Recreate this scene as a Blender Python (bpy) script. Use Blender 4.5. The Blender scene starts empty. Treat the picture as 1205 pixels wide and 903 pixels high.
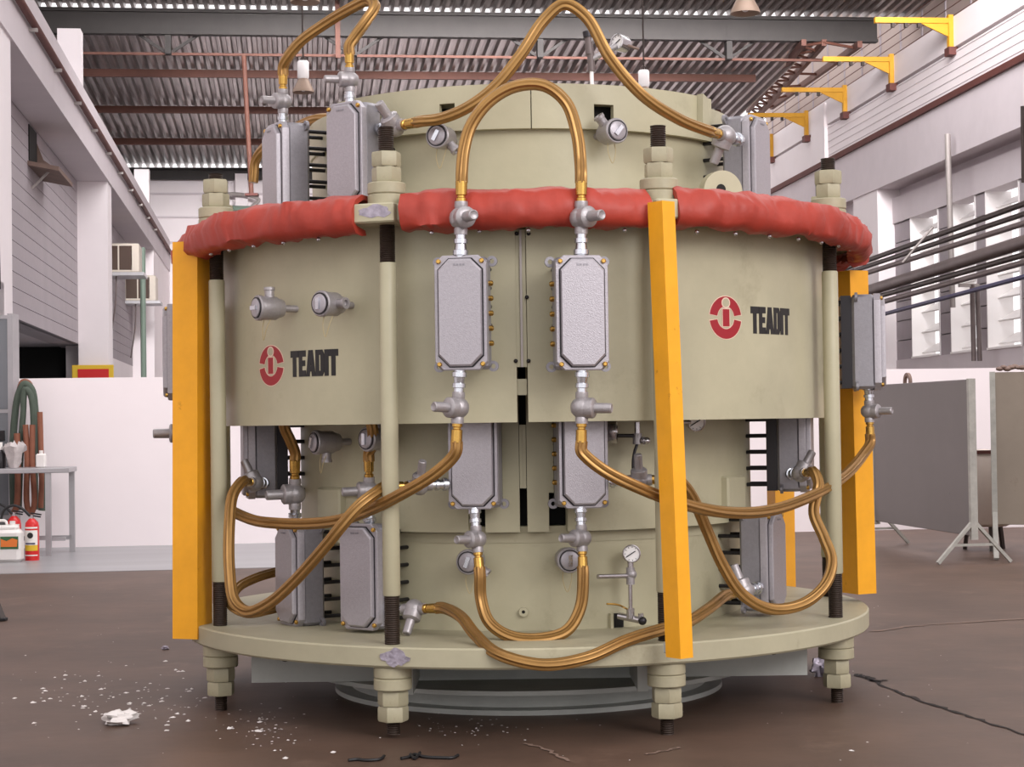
import bpy, math, random
import numpy as np
from mathutils import Vector, Matrix, noise as mnoise

random.seed(11)
scene = bpy.context.scene
COL = scene.collection
rad = math.radians

# ------------------------------------------------------------------ camera
F = 2111.0                      # focal length in pixels of the 1205 x 903 frame
CAM_Z = 1.18
PITCH = math.atan(43.5 / F)
ROLL = rad(0.8)
FWD = Vector((0, math.cos(PITCH), math.sin(PITCH)))
UP0 = Vector((0, -math.sin(PITCH), math.cos(PITCH)))
RGT = math.cos(ROLL) * Vector((1, 0, 0)) - math.sin(ROLL) * UP0
UPV = math.sin(ROLL) * Vector((1, 0, 0)) + math.cos(ROLL) * UP0
CAM = Vector((0, 0, CAM_Z))
cd = bpy.data.cameras.new('camera')
cam = bpy.data.objects.new('camera', cd)
COL.objects.link(cam)
cd.sensor_fit = 'HORIZONTAL'
cd.sensor_width = 36.0
cd.lens = F * 36.0 / 1205.0
cd.clip_end = 300
m = Matrix.Identity(4)
for i in range(3):
    m[i][0] = RGT[i]; m[i][1] = UPV[i]; m[i][2] = -FWD[i]; m[i][3] = CAM[i]
cam.matrix_world = m
scene.camera = cam

# ------------------------------------------------------------------ world, lights, exposure
scene.view_settings.view_transform = 'Standard'
scene.view_settings.look = 'None'
scene.view_settings.gamma = 1.0
scene.view_settings.use_curve_mapping = False
scene.view_settings.exposure = 0.0
world = bpy.data.worlds.new('sky')
scene.world = world
world.use_nodes = True
bg = world.node_tree.nodes['Background']
bg.inputs[0].default_value = (1.0, 0.965, 0.98, 1)
bg.inputs[1].default_value = 1.5

def area(name, loc, target, sx, sy, power, color=(1, 0.96, 0.97)):
    l = bpy.data.lights.new(name, 'AREA')
    l.shape = 'RECTANGLE'; l.size = sx; l.size_y = sy
    l.energy = power; l.color = color
    o = bpy.data.objects.new(name, l)
    COL.objects.link(o)
    o.location = loc
    d = Vector(target) - Vector(loc)
    o.rotation_euler = d.to_track_quat('-Z', 'Y').to_euler()
    return o
# daylight of the wide gate behind the camera, then added fill lamps under the unseen roof
area('gate_daylight', (7.6, -3.6, 7.0), (0.3, 8.0, 1.0), 6.5, 5.0, 930)
area('overhead_fill', (2.5, 14.5, 9.6), (1.6, 18.5, 0.0), 13.0, 3.0, 820)  # added lamp to brighten the low partition, no known skylight
area('rear_hall_fill', (2.2, 27.5, 10.4), (2.2, 38.0, 0.0), 13.0, 5.0, 900)  # added lamp to brighten the far part of the hall
bl = area('back_wall_fill', (1.5, 24.0, 10.2), (-1.0, 50.0, 5.2), 12.0, 2.0, 1100)  # added narrow-spread lamp that only lifts the back wall
bl.data.spread = rad(55)

# ------------------------------------------------------------------ pixel helpers (real distance always given)
def ray(px, py):
    return FWD * F + RGT * (px - 602.5) + UPV * (451.5 - py)
def at(px, py, Y):
    d = ray(px, py)
    return CAM + d * (Y / d.y)
def atz(px, py, z=0.0):
    d = ray(px, py)
    return CAM + d * ((z - CAM_Z) / d.z)
MX, MY = 0.055, 8.05            # axis of the machine
AX = Vector((MX, MY, 0))
def cyl(px, py, r):
    """angle (degrees, 0 faces the camera) and height of a pixel on a cylinder around the machine axis"""
    d = ray(px, py)
    ox, oy = -MX, -MY
    a = d.x * d.x + d.y * d.y
    b = 2 * (ox * d.x + oy * d.y)
    c = ox * ox + oy * oy - r * r
    q = b * b - 4 * a * c
    t = (-b - math.sqrt(q)) / (2 * a) if q > 0 else -b / (2 * a)
    p = CAM + d * t
    return math.degrees(math.atan2(p.x - MX, MY - p.y)), p.z
def M(phi, r, z):
    """point in machine space (relative to the axis foot)"""
    a = rad(phi)
    return Vector((r * math.sin(a), -r * math.cos(a), z))

# ------------------------------------------------------------------ materials
def lin(c):
    return tuple(((v / 255.0) / 12.92 if v / 255.0 <= 0.04045 else ((v / 255.0 + 0.055) / 1.055) ** 2.4) for v in c)
MATS = {}
def mat(name, col, rough=0.6, metal=0.0, var=0.0, scale=6.0, bump=0.0, bscale=60.0, col2=None, mask=(0.55, 0.7), mscale=3.0, spec=0.5, stretch=None, trans=0.0):
    mt = bpy.data.materials.new(name)
    mt.use_nodes = True
    nt = mt.node_tree
    b = nt.nodes['Principled BSDF']
    b.inputs['Roughness'].default_value = rough
    b.inputs['Metallic'].default_value = metal
    b.inputs['Specular IOR Level'].default_value = spec
    if trans:
        b.inputs['Transmission Weight'].default_value = trans
    c = lin(col)
    b.inputs['Base Color'].default_value = (*c, 1)
    tc = nt.nodes.new('ShaderNodeTexCoord')
    vec = tc.outputs['Object']
    if stretch:
        mp = nt.nodes.new('ShaderNodeMapping')
        mp.inputs['Scale'].default_value = stretch
        nt.links.new(vec, mp.inputs['Vector'])
        vec = mp.outputs['Vector']
    out = None
    if var > 0:
        n = nt.nodes.new('ShaderNodeTexNoise')
        n.inputs['Scale'].default_value = scale
        n.inputs['Detail'].default_value = 5
        n.inputs['Roughness'].default_value = 0.65
        nt.links.new(vec, n.inputs['Vector'])
        r = nt.nodes.new('ShaderNodeValToRGB')
        r.color_ramp.elements[0].position = 0.3
        r.color_ramp.elements[1].position = 0.72
        r.color_ramp.elements[0].color = (*[x * (1 - var) for x in c], 1)
        r.color_ramp.elements[1].color = (*[min(1, x * (1 + var * 0.7)) for x in c], 1)
        nt.links.new(n.outputs['Fac'], r.inputs['Fac'])
        out = r.outputs['Color']
    if col2 is not None:
        n2 = nt.nodes.new('ShaderNodeTexNoise')
        n2.inputs['Scale'].default_value = mscale
        n2.inputs['Detail'].default_value = 8
        n2.inputs['Roughness'].default_value = 0.7
        nt.links.new(vec, n2.inputs['Vector'])
        r2 = nt.nodes.new('ShaderNodeValToRGB')
        r2.color_ramp.elements[0].position = mask[0]
        r2.color_ramp.elements[1].position = mask[1]
        r2.color_ramp.elements[0].color = (0, 0, 0, 1)
        r2.color_ramp.elements[1].color = (1, 1, 1, 1)
        nt.links.new(n2.outputs['Fac'], r2.inputs['Fac'])
        mx = nt.nodes.new('ShaderNodeMixRGB')
        nt.links.new(r2.outputs['Color'], mx.inputs[0])
        if out is not None:
            nt.links.new(out, mx.inputs[1])
        else:
            mx.inputs[1].default_value = (*c, 1)
        mx.inputs[2].default_value = (*lin(col2), 1)
        out = mx.outputs[0]
    if out is not None:
        nt.links.new(out, b.inputs['Base Color'])
    if bump > 0:
        n3 = nt.nodes.new('ShaderNodeTexNoise')
        n3.inputs['Scale'].default_value = bscale
        n3.inputs['Detail'].default_value = 3
        nt.links.new(vec, n3.inputs['Vector'])
        bp = nt.nodes.new('ShaderNodeBump')
        bp.inputs['Strength'].default_value = bump
        bp.inputs['Distance'].default_value = 0.01
        nt.links.new(n3.outputs['Fac'], bp.inputs['Height'])
        nt.links.new(bp.outputs['Normal'], b.inputs['Normal'])
    MATS[name] = mt
    return mt

mat('cream_paint', (179, 173, 145), 0.42, var=0.10, scale=3.0, bump=0.08, bscale=25, col2=(150, 142, 116), mask=(0.6, 0.8), mscale=2.5, spec=0.4)
mat('cream_plate', (173, 167, 141), 0.5, var=0.12, scale=2.2, bump=0.08, bscale=30, col2=(132, 122, 98), mask=(0.6, 0.78), mscale=2.0, spec=0.35)
mat('cream_nut', (166, 159, 132), 0.5, var=0.12, scale=14, col2=(110, 100, 78), mask=(0.62, 0.8), mscale=14)
mat('grey_primer', (172, 174, 168), 0.6, var=0.12, scale=5)
mat('black_thread', (54, 42, 34), 0.5, metal=0.5, var=0.3, scale=40)
mat('shade_black', (22, 20, 18), 0.8)  # near-black colour stands in for the shade inside holes and openings
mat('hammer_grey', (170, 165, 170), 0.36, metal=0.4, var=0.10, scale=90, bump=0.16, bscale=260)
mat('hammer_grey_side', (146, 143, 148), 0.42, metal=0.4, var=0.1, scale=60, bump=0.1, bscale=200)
mat('cast_aluminium', (166, 161, 162), 0.4, metal=0.5, var=0.12, scale=40, bump=0.15, bscale=120)
mat('zinc', (205, 208, 214), 0.22, metal=0.95, var=0.08, scale=30)
mat('brass', (196, 156, 82), 0.25, metal=0.95, var=0.1, scale=40)
mat('brass_hose', (156, 118, 66), 0.36, metal=0.6, var=0.12, scale=14)
mat('yellow_paint', (238, 166, 34), 0.42, var=0.10, scale=5, col2=(150, 92, 16), mask=(0.64, 0.74), mscale=9, spec=0.4)
mat('red_cover', (168, 60, 46), 0.5, var=0.18, scale=5, bump=0.5, bscale=10, spec=0.4)
mat('red_cover_inner', (118, 70, 52), 0.7, var=0.2, scale=9)
mat('logo_red', (152, 14, 30), 0.45)
mat('logo_black', (20, 18, 18), 0.45)
mat('logo_white', (226, 198, 178), 0.5)
mat('silver_scuff', (168, 160, 172), 0.35, metal=0.5, var=0.35, scale=30, bump=0.3, bscale=40)
mat('white_wall', (238, 230, 231), 0.7, var=0.035, scale=0.8, bump=0.06, bscale=8)
mat('white_partition', (240, 231, 232), 0.7, var=0.03, scale=0.7, col2=(206, 190, 186), mask=(0.68, 0.8), mscale=1.6)
mat('grey_block', (172, 163, 167), 0.8, var=0.06, scale=2.5, bump=0.1, bscale=15)
mat('beam_white', (212, 203, 206), 0.75, var=0.05, scale=1.2)
mat('floor_brown', (92, 72, 60), 0.5, var=0.30, scale=1.3, bump=0.14, bscale=9, col2=(118, 96, 82), mask=(0.58, 0.78), mscale=2.2, spec=0.35)
mat('floor_grey', (150, 150, 152), 0.34, var=0.14, scale=1.1, stretch=(0.25, 2.5, 1), spec=0.5)
mat('crack', (34, 25, 21), 0.9)
mat('pale_streak', (122, 100, 87), 0.8, var=0.2, scale=4)
mat('roof_sheet', (172, 163, 160), 0.34, metal=0.55, var=0.62, scale=1.6, stretch=(6.0, 0.3, 1))  # strong streaks put the contrast of lit and shaded flutes into the colour
mat('roof_brown', (104, 66, 54), 0.7, var=0.15, scale=3)
mat('roof_dark', (58, 54, 52), 0.7, var=0.15, scale=3)
mat('rail_brown', (96, 52, 46), 0.7, var=0.2, scale=2)
mat('cladding', (186, 168, 160), 0.8, var=0.06, scale=1)
mat('jib_yellow', (206, 150, 20), 0.5, var=0.06, scale=4)
mat('dark_metal', (60, 50, 46), 0.5, metal=0.4, var=0.2, scale=6)
mat('pipe_grey', (108, 96, 94), 0.5, metal=0.3, var=0.15, scale=3)
mat('pipe_light', (168, 160, 156), 0.5, metal=0.3, var=0.1, scale=3)
mat('pipe_blue', (64, 62, 92), 0.5)
mat('screen_grey', (120, 114, 112), 0.55, metal=0.15, var=0.06, scale=1.5, col2=(86, 80, 78), mask=(0.68, 0.72), mscale=5)
mat('screen_beige', (142, 130, 116), 0.6, var=0.12, scale=2, col2=(112, 96, 80), mask=(0.6, 0.75), mscale=4)
mat('screen_frame', (172, 170, 162), 0.6, var=0.2, scale=12)
mat('tank_white', (222, 208, 196), 0.5, var=0.06, scale=3)
mat('extinguisher_red', (205, 30, 30), 0.35)
mat('label_white', (236, 232, 226), 0.6)
mat('label_yellow', (224, 186, 48), 0.6)
mat('label_orange', (222, 120, 48), 0.6)
mat('label_green', (52, 96, 58), 0.6)
mat('plastic_white', (230, 226, 222), 0.4, var=0.04, scale=6)
mat('rubber_black', (24, 23, 24), 0.55)
mat('table_metal', (172, 170, 172), 0.4, metal=0.5, var=0.08, scale=5)
mat('cabinet_grey', (134, 132, 134), 0.4, metal=0.3, var=0.15, scale=2)
mat('cabinet_glass', (120, 124, 128), 0.12, metal=0.3)
mat('hose_green', (72, 84, 72), 0.7, var=0.15, scale=12)
mat('hose_brown', (136, 84, 62), 0.7, var=0.15, scale=12)
mat('plastic_bag', (190, 182, 180), 0.35, var=0.2, scale=20)
mat('ac_beige', (214, 204, 190), 0.6, var=0.04, scale=5)
mat('ac_dark', (74, 56, 46), 0.7)
mat('wood_brown', (126, 104, 94), 0.75, var=0.2, scale=5)
mat('lamp_shade', (150, 128, 112), 0.5, metal=0.2, var=0.06, scale=4)
mat('lamp_white', (244, 240, 238), 0.5)
mat('paper_white', (226, 220, 216), 0.8)
mat('green_pipe', (118, 136, 122), 0.5)
mat('wire_pale', (176, 160, 120), 0.5)
mat('dial_white', (236, 232, 230), 0.4)
mat('chrome', (190, 186, 188), 0.22, metal=0.9)
mat('dark_steel', (52, 50, 52), 0.4, metal=0.7)

# ------------------------------------------------------------------ mesh building
class MB:
    def __init__(self):
        self.v = []; self.f = []; self.m = []; self.s = []
    def add(self, vs, fs, mi=0, smooth=False):
        o = len(self.v)
        self.v += [tuple(x) for x in vs]
        for f in fs:
            self.f.append(tuple(i + o for i in f)); self.m.append(mi); self.s.append(smooth)
        return self
    def box(self, x0, x1, y0, y1, z0, z1, mi=0, T=None):
        vs = [Vector(p) for p in ((x0, y0, z0), (x1, y0, z0), (x1, y1, z0), (x0, y1, z0), (x0, y0, z1), (x1, y0, z1), (x1, y1, z1), (x0, y1, z1))]
        if T is not None: vs = [T @ p for p in vs]
        return self.add(vs, [(0, 3, 2, 1), (4, 5, 6, 7), (0, 1, 5, 4), (1, 2, 6, 5), (2, 3, 7, 6), (3, 0, 4, 7)], mi)
    def prism(self, poly, y0, y1, mi=0, T=None, bevel=0.0):
        """poly in (x, z), counter-clockwise seen from -Y; extruded from y0 (outer, towards -Y) to y1; bevel shrinks the outer face"""
        n = len(poly)
        cx = sum(p[0] for p in poly) / n; cz = sum(p[1] for p in poly) / n
        def shrink(p, d):
            vx, vz = p[0] - cx, p[1] - cz
            l = math.hypot(vx, vz) or 1
            return (p[0] - vx / l * d, p[1] - vz / l * d)
        rings = []
        if bevel > 0:
            rings.append([(shrink(p, bevel)[0], y0, shrink(p, bevel)[1]) for p in poly])
            rings.append([(p[0], y0 + bevel * 0.8, p[1]) for p in poly])
        else:
            rings.append([(p[0], y0, p[1]) for p in poly])
        rings.append([(p[0], y1, p[1]) for p in poly])
        vs = [Vector(p) for r in rings for p in r]
        if T is not None: vs = [T @ p for p in vs]
        fs = [tuple(range(n)), tuple(reversed(range((len(rings) - 1) * n, len(rings) * n)))]
        for k in range(len(rings) - 1):
            for i in range(n):
                j = (i + 1) % n
                fs.append((k * n + i, (k + 1) * n + i, (k + 1) * n + j, k * n + j))
        return self.add(vs, fs, mi)
    def lathe(self, prof, seg=24, T=None, mi=0, smooth=True, closed=False):
        """prof: list of (r, z)"""
        n = len(prof)
        vs = []
        for k in range(seg):
            a = 2 * math.pi * k / seg
            for r, z in prof:
                vs.append(Vector((r * math.cos(a), r * math.sin(a), z)))
        if T is not None: vs = [T @ p for p in vs]
        fs = []
        for k in range(seg):
            l = (k + 1) % seg
            for i in range(n - 1):
                fs.append((k * n + i, l * n + i, l * n + i + 1, k * n + i + 1))
            if closed: fs.append((k * n + n - 1, l * n + n - 1, l * n, k * n))
        if not closed:
            if prof[0][0] > 1e-5: fs.append(tuple(k * n for k in reversed(range(seg))))
            if prof[-1][0] > 1e-5: fs.append(tuple(k * n + n - 1 for k in range(seg)))
        return self.add(vs, fs, mi, smooth)
    def rod(self, a, b, r, seg=14, mi=0, r2=None, smooth=True):
        a, b = Vector(a), Vector(b)
        T = Matrix.Translation(a) @ (b - a).to_track_quat('Z', 'Y').to_matrix().to_4x4()
        L = (b - a).length
        return self.lathe([(r, 0), (r if r2 is None else r2, L)], seg, T, mi, smooth)
    def bar(self, a, b, w, h, mi=0):
        """rectangular bar from a to b, w sideways, h along the bar's own up"""
        a, b = Vector(a), Vector(b)
        T = Matrix.Translation(a) @ (b - a).to_track_quat('Y', 'Z').to_matrix().to_4x4()
        return self.box(-w / 2, w / 2, 0, (b - a).length, -h / 2, h / 2, mi, T)
    def sphere(self, c, r, seg=16, rings=10, mi=0, sz=1.0):
        prof = [(max(1e-6, r * math.sin(math.pi * i / rings)), -r * sz * math.cos(math.pi * i / rings)) for i in range(rings + 1)]
        return self.lathe(prof, seg, Matrix.Translation(Vector(c)), mi)
    def tube(self, pts, r, seg=12, mi=0, lobes=0, amp=0.0, twist=0.0, cap=True, sub=6):
        P = spline(pts, sub)
        n = len(P)
        tang = [(P[min(i + 1, n - 1)] - P[max(i - 1, 0)]).normalized() for i in range(n)]
        ref = Vector((0, 0, 1)) if abs(tang[0].z) < 0.9 else Vector((1, 0, 0))
        u = (ref - tang[0] * ref.dot(tang[0])).normalized()
        vs = []
        for i in range(n):
            u = (u - tang[i] * u.dot(tang[i])).normalized()
            w = tang[i].cross(u)
            for k in range(seg):
                a = 2 * math.pi * k / seg
                rr = r * (1 + amp * math.cos(lobes * a)) if lobes else r
                a2 = a + twist * i
                vs.append(P[i] + (u * math.cos(a2) + w * math.sin(a2)) * rr)
        fs = []
        for i in range(n - 1):
            for k in range(seg):
                l = (k + 1) % seg
                fs.append((i * seg + k, i * seg + l, (i + 1) * seg + l, (i + 1) * seg + k))
        if cap:
            fs.append(tuple(reversed(range(seg)))); fs.append(tuple(range((n - 1) * seg, n * seg)))
        return self.add(vs, fs, mi, True)
    def shell(self, r0, r1, phis, zs, skip=(), mi=0, step=4.0):
        """closed curved wall between radii r0 < r1 over the angles phis and heights zs (cell borders); skip: set of (i, j) cells left open"""
        ph = []; owner = []
        for i in range(len(phis) - 1):
            n = max(1, int(math.ceil((phis[i + 1] - phis[i]) / step)))
            for k in range(n):
                ph.append(phis[i] + (phis[i + 1] - phis[i]) * k / n); owner.append(i)
        full = abs(phis[-1] - phis[0] - 360) < 1e-6
        if not full: ph.append(phis[-1])
        na = len(owner); nz = len(zs); npn = len(ph)
        vs = []
        for p in ph:
            for z in zs:
                vs.append(M(p, r1, z))
            for z in zs:
                vs.append(M(p, r0, z))
        def V(k, j, inner): return (k % npn) * 2 * nz + (nz if inner else 0) + j
        solid = lambda k, j: 0 <= j < nz - 1 and (full or 0 <= k < na) and (owner[k % na], j) not in skip
        for k in range(na):
            for j in range(nz - 1):
                if not solid(k, j): continue
                fsmooth = [(V(k, j, 0), V(k + 1, j, 0), V(k + 1, j + 1, 0), V(k, j + 1, 0)), (V(k, j, 1), V(k, j + 1, 1), V(k + 1, j + 1, 1), V(k + 1, j, 1))]
                for f in fsmooth: self.f.append(tuple(i + len(self.v) for i in f)); self.m.append(mi); self.s.append(True)
                fl = []
                if not solid(k, j - 1): fl.append((V(k, j, 1), V(k + 1, j, 1), V(k + 1, j, 0), V(k, j, 0)))
                if not solid(k, j + 1): fl.append((V(k, j + 1, 0), V(k + 1, j + 1, 0), V(k + 1, j + 1, 1), V(k, j + 1, 1)))
                if not solid(k - 1, j): fl.append((V(k, j, 1), V(k, j, 0), V(k, j + 1, 0), V(k, j + 1, 1)))
                if not solid(k + 1, j): fl.append((V(k + 1, j, 0), V(k + 1, j, 1), V(k + 1, j + 1, 1), V(k + 1, j + 1, 0)))
                for f in fl: self.f.append(tuple(i + len(self.v) for i in f)); self.m.append(mi); self.s.append(False)
        self.v += [tuple(x) for x in vs]
        return self
    def mesh(self, name, mats, sharp=38):
        me = bpy.data.meshes.new(name)
        me.from_pydata(self.v, [], self.f)
        for mm in ([mats] if isinstance(mats, str) else mats):
            me.materials.append(MATS[mm])
        me.polygons.foreach_set('material_index', self.m)
        me.polygons.foreach_set('use_smooth', self.s)
        me.update()
        try:
            me.set_sharp_from_angle(angle=rad(sharp))
        except Exception:
            pass
        return me
    def obj(self, name, mats, parent=None, loc=(0, 0, 0), rz=0.0, sharp=38):
        return link(name, self.mesh(name, mats, sharp), parent, loc, rz)

def spline(pts, sub=6):
    P = [Vector(p) for p in pts]
    if len(P) < 3 or sub <= 1: return P
    Q = [P[0] * 2 - P[1]] + P + [P[-1] * 2 - P[-2]]
    out = []
    for i in range(1, len(Q) - 2):
        p0, p1, p2, p3 = Q[i - 1], Q[i], Q[i + 1], Q[i + 2]
        # centripetal parametrisation keeps the curve free of loops
        t0 = 0.0
        t1 = t0 + max(1e-5, (p1 - p0).length) ** 0.5
        t2 = t1 + max(1e-5, (p2 - p1).length) ** 0.5
        t3 = t2 + max(1e-5, (p3 - p2).length) ** 0.5
        for k in range(sub):
            t = t1 + (t2 - t1) * k / sub
            A1 = p0 * ((t1 - t) / (t1 - t0)) + p1 * ((t - t0) / (t1 - t0))
            A2 = p1 * ((t2 - t) / (t2 - t1)) + p2 * ((t - t1) / (t2 - t1))
            A3 = p2 * ((t3 - t) / (t3 - t2)) + p3 * ((t - t2) / (t3 - t2))
            B1 = A1 * ((t2 - t) / (t2 - t0)) + A2 * ((t - t0) / (t2 - t0))
            B2 = A2 * ((t3 - t) / (t3 - t1)) + A3 * ((t - t1) / (t3 - t1))
            out.append(B1 * ((t2 - t) / (t2 - t1)) + B2 * ((t - t1) / (t2 - t1)))
    out.append(P[-1])
    return out

def link(name, data, parent=None, loc=(0, 0, 0), rz=0.0):
    o = bpy.data.objects.new(name, data)
    COL.objects.link(o)
    o.location = loc
    o.rotation_euler = (0, 0, rz)
    if parent is not None: o.parent = parent
    return o
def tag(o, label, cat, group=None):
    o['label'] = label; o['category'] = cat
    if group: o['group'] = group
    return o
def struct(o, label=None):
    o['kind'] = 'structure'
    if label: o['label'] = label
    return o
def empty(name, loc=(0, 0, 0), rz=0.0, parent=None):
    return link(name, None, parent, loc, rz)
def poly_oct(w, h, c):
    return [(-w + c, -h), (w - c, -h), (w, -h + c), (w, h - c), (w - c, h), (-w + c, h), (-w, h - c), (-w, -h + c)]
def bevel_box(x0, x1, y0, y1, z0, z1, b, mi=0, mb=None, T=None):
    """box with chamfered edges"""
    mb = mb or MB()
    xs = (x0, x0 + b, x1 - b, x1); ys = (y0, y0 + b, y1 - b, y1)
    def ring(d, z): return [(x0 + d + b * (1 if d else 1), y0 + d, z), (x1 - d - b, y0 + d, z), (x1 - d, y0 + d + b, z), (x1 - d, y1 - d - b, z), (x1 - d - b, y1 - d, z), (x0 + d + b, y1 - d, z), (x0 + d, y1 - d - b, z), (x0 + d, y0 + d + b, z)]
    rings = [ring(b * 0.8, z0), ring(0, z0 + b), ring(0, z1 - b), ring(b * 0.8, z1)]
    vs = [Vector(p) for r in rings for p in r]
    if T is not None: vs = [T @ p for p in vs]
    fs = [tuple(reversed(range(8))), tuple(range(24, 32))]
    for k in range(3):
        for i in range(8):
            j = (i + 1) % 8
            fs.append((k * 8 + i, k * 8 + j, (k + 1) * 8 + j, (k + 1) * 8 + i))
    return mb.add(vs, fs, mi)
# ================================================================== the hall
RL, RR, RB = rad(7.6), rad(5.6), rad(6.7)     # headings of the left wall, the right wall and the cross girders
def fr(a, n, t, z):
    return Vector((n * math.cos(a) - t * math.sin(a), n * math.sin(a) + t * math.cos(a), z))
def bobj(name, a, x0, x1, y0, y1, z0, z1, mt, parent=None):
    return MB().box(x0, x1, y0, y1, z0, z1).obj(name, mt, parent, (0, 0, 0), 0.0 if parent is not None else a)

# ---- floor
fl = MB()
nx, ny = 40, 60
def fgrid(x0, x1, y0, y1, z0, z1): return MB().box(x0, x1, y0, y1, z0, z1)
floor = struct(fgrid(-9, 16, -9, 56, -0.2, 0.0).obj('floor', 'floor_brown'), 'brown worn concrete floor of the hall')
pf = fgrid(-9, 1.6, 14.85, 56, -0.05, 0.004).obj('painted_floor', 'floor_grey', floor, (0, 0, 0), RB)
pf['label'] = 'grey painted floor strip in front of the low white wall'
def strip(name, pts, w, mt, z=0.003, jit=0.0):
    mb = MB(); P = [atz(*p) for p in pts]
    Q = spline(P, 8)
    vs = []
    for i, p in enumerate(Q):
        d = (Q[min(i + 1, len(Q) - 1)] - Q[max(i - 1, 0)]); d.z = 0; d.normalize()
        s = Vector((-d.y, d.x, 0))
        ww = w * (0.4 + 0.9 * random.random()) if jit else w
        p = p + s * random.uniform(-jit, jit)
        vs += [(p.x - s.x * ww, p.y - s.y * ww, z), (p.x + s.x * ww, p.y + s.y * ww, z)]
    mb.add(vs, [(2 * i, 2 * i + 1, 2 * i + 3, 2 * i + 2) for i in range(len(Q) - 1)])
    o = mb.obj(name, mt, floor)
    return o
strip('floor_crack', [(1006, 795), (1030, 803), (1060, 817), (1110, 834), (1160, 850), (1207, 866)], 0.010, 'crack', jit=0.012)
strip('floor_crack', [(1006, 794), (1020, 797), (1032, 803), (1043, 801)], 0.018, 'crack', jit=0.012)
strip('floor_joint', [(1026, 744), (1070, 738), (1130, 734), (1207, 729)], 0.016, 'pale_streak', jit=0.02)
strip('floor_scrape', [(616, 876), (640, 882), (668, 897)], 0.010, 'pale_streak', jit=0.01)
strip('floor_scrape', [(760, 889), (785, 884), (800, 880)], 0.008, 'pale_streak', jit=0.01)

# ---- low white partition right across the hall
wp = bobj('wall_partition', RB, -8, 13, 17.9, 18.1, 0.0, 1.655, 'white_partition')
struct(wp, 'low white partition wall across the hall behind the machine')

# ---- back wall
wb = struct(bobj('wall_back', RB, -11, 14, 50.2, 50.5, 0, 8.15, 'white_wall'), 'white back wall at the far end of the hall')
for n0 in (-1.75, 3.2, 8.0):
    bobj('pilaster', RB, n0, n0 + 0.34, 49.9, 50.2, 0, 8.1, 'white_wall', wb)
for z0 in (7.55, 6.9, 6.2):
    bobj('ledge', RB, -6, 12, 50.13, 50.2, z0, z0 + 0.05, 'beam_white', wb)

# ---- left wall: aisle plane n = -2.79, recessed block panels n = -3.3
wl = empty('wall_left', (0, 0, 0), RL)
struct(wl, 'white left wall with concrete beam, columns and recessed block panels')
cols = (19.4, 31.5, 43.6)
bobj('wall_backing', RL, -3.75, -3.36, 5, 50, 2.6, 6.2, 'grey_block', wl)
bobj('aisle_wall', RL, -9.3, -9.0, 5, 56, 0, 11, 'grey_block', wl)
bobj('column', RL, -3.3, -2.79, 5.0, 20.0, 0, 5.4, 'white_wall', wl)
for c in cols[1:]:
    bobj('column', RL, -3.3, -2.79, c, c + (0.8 if c < 40 else 6.6), 0, 5.4, 'white_wall', wl)
bobj('beam', RL, -3.3, -2.76, 5, 50, 5.4, 6.26, 'beam_white', wl)
for c in (27.4, 42.4):
    bobj('beam_stub', RL, -3.14, -2.80, c, c + 0.36, 6.26, 7.15, 'white_wall', wl)
ch = 0.2
for (a, b) in ((20.0, 31.5), (32.3, 43.6)):
    me = MB().box(-3.4, -3.3, a, b, 0, ch - 0.009).mesh('block_course', 'grey_block')
    z = 2.6
    while z < 5.39:
        link('block_course', me, wl, (0, 0, z)); z += ch
# the dark opening under the block panel: its lintel, jamb and near-black walls painted in for the shade behind
bobj('opening_back', RL, -7.5, -7.3, 15, 50, 0, 2.8, 'shade_black', wl)
bobj('opening_end', RL, -7.3, -3.7, 33.0, 33.2, 0, 2.62, 'shade_black', wl)
bobj('opening_lintel', RL, -7.5, -3.36, 15, 44, 2.62, 2.8, 'beam_white', wl)
bobj('opening_wall', RL, -3.6, -3.3, 32.3, 43.6, 0, 2.6, 'white_wall', wl)
bobj('gate_post', RL, -3.3, -2.79, 15.0, 19.38, 0, 2.7, 'white_wall', wl)
# conduit along the beam with its clips
cw = MB().rod((-2.70, 12, 5.86), (-2.70, 50, 5.86), 0.045, 10).obj('wall_conduit', 'rail_brown', None, (0, 0, 0), RL)
tag(cw, 'dark brown conduit pipe running along the white left concrete beam', 'pipe')
me = MB().box(-2.76, -2.66, -0.025, 0.025, 5.775, 5.815).mesh('clip', 'pipe_light')
for k in range(12):
    link('clip', me, cw, (0, 16.5 + k * 2.4, 0))
cb = MB().tube([fr(RL, -2.77, 18.6, 5.0), fr(RL, -2.77, 18.7, 4.2), fr(RL, -2.77, 18.9, 2.6)], 0.02, 8).obj('wall_cable', 'dark_metal')
tag(cb, 'thin dark cable hanging down the bright white pillar at the far left', 'cable')

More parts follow.
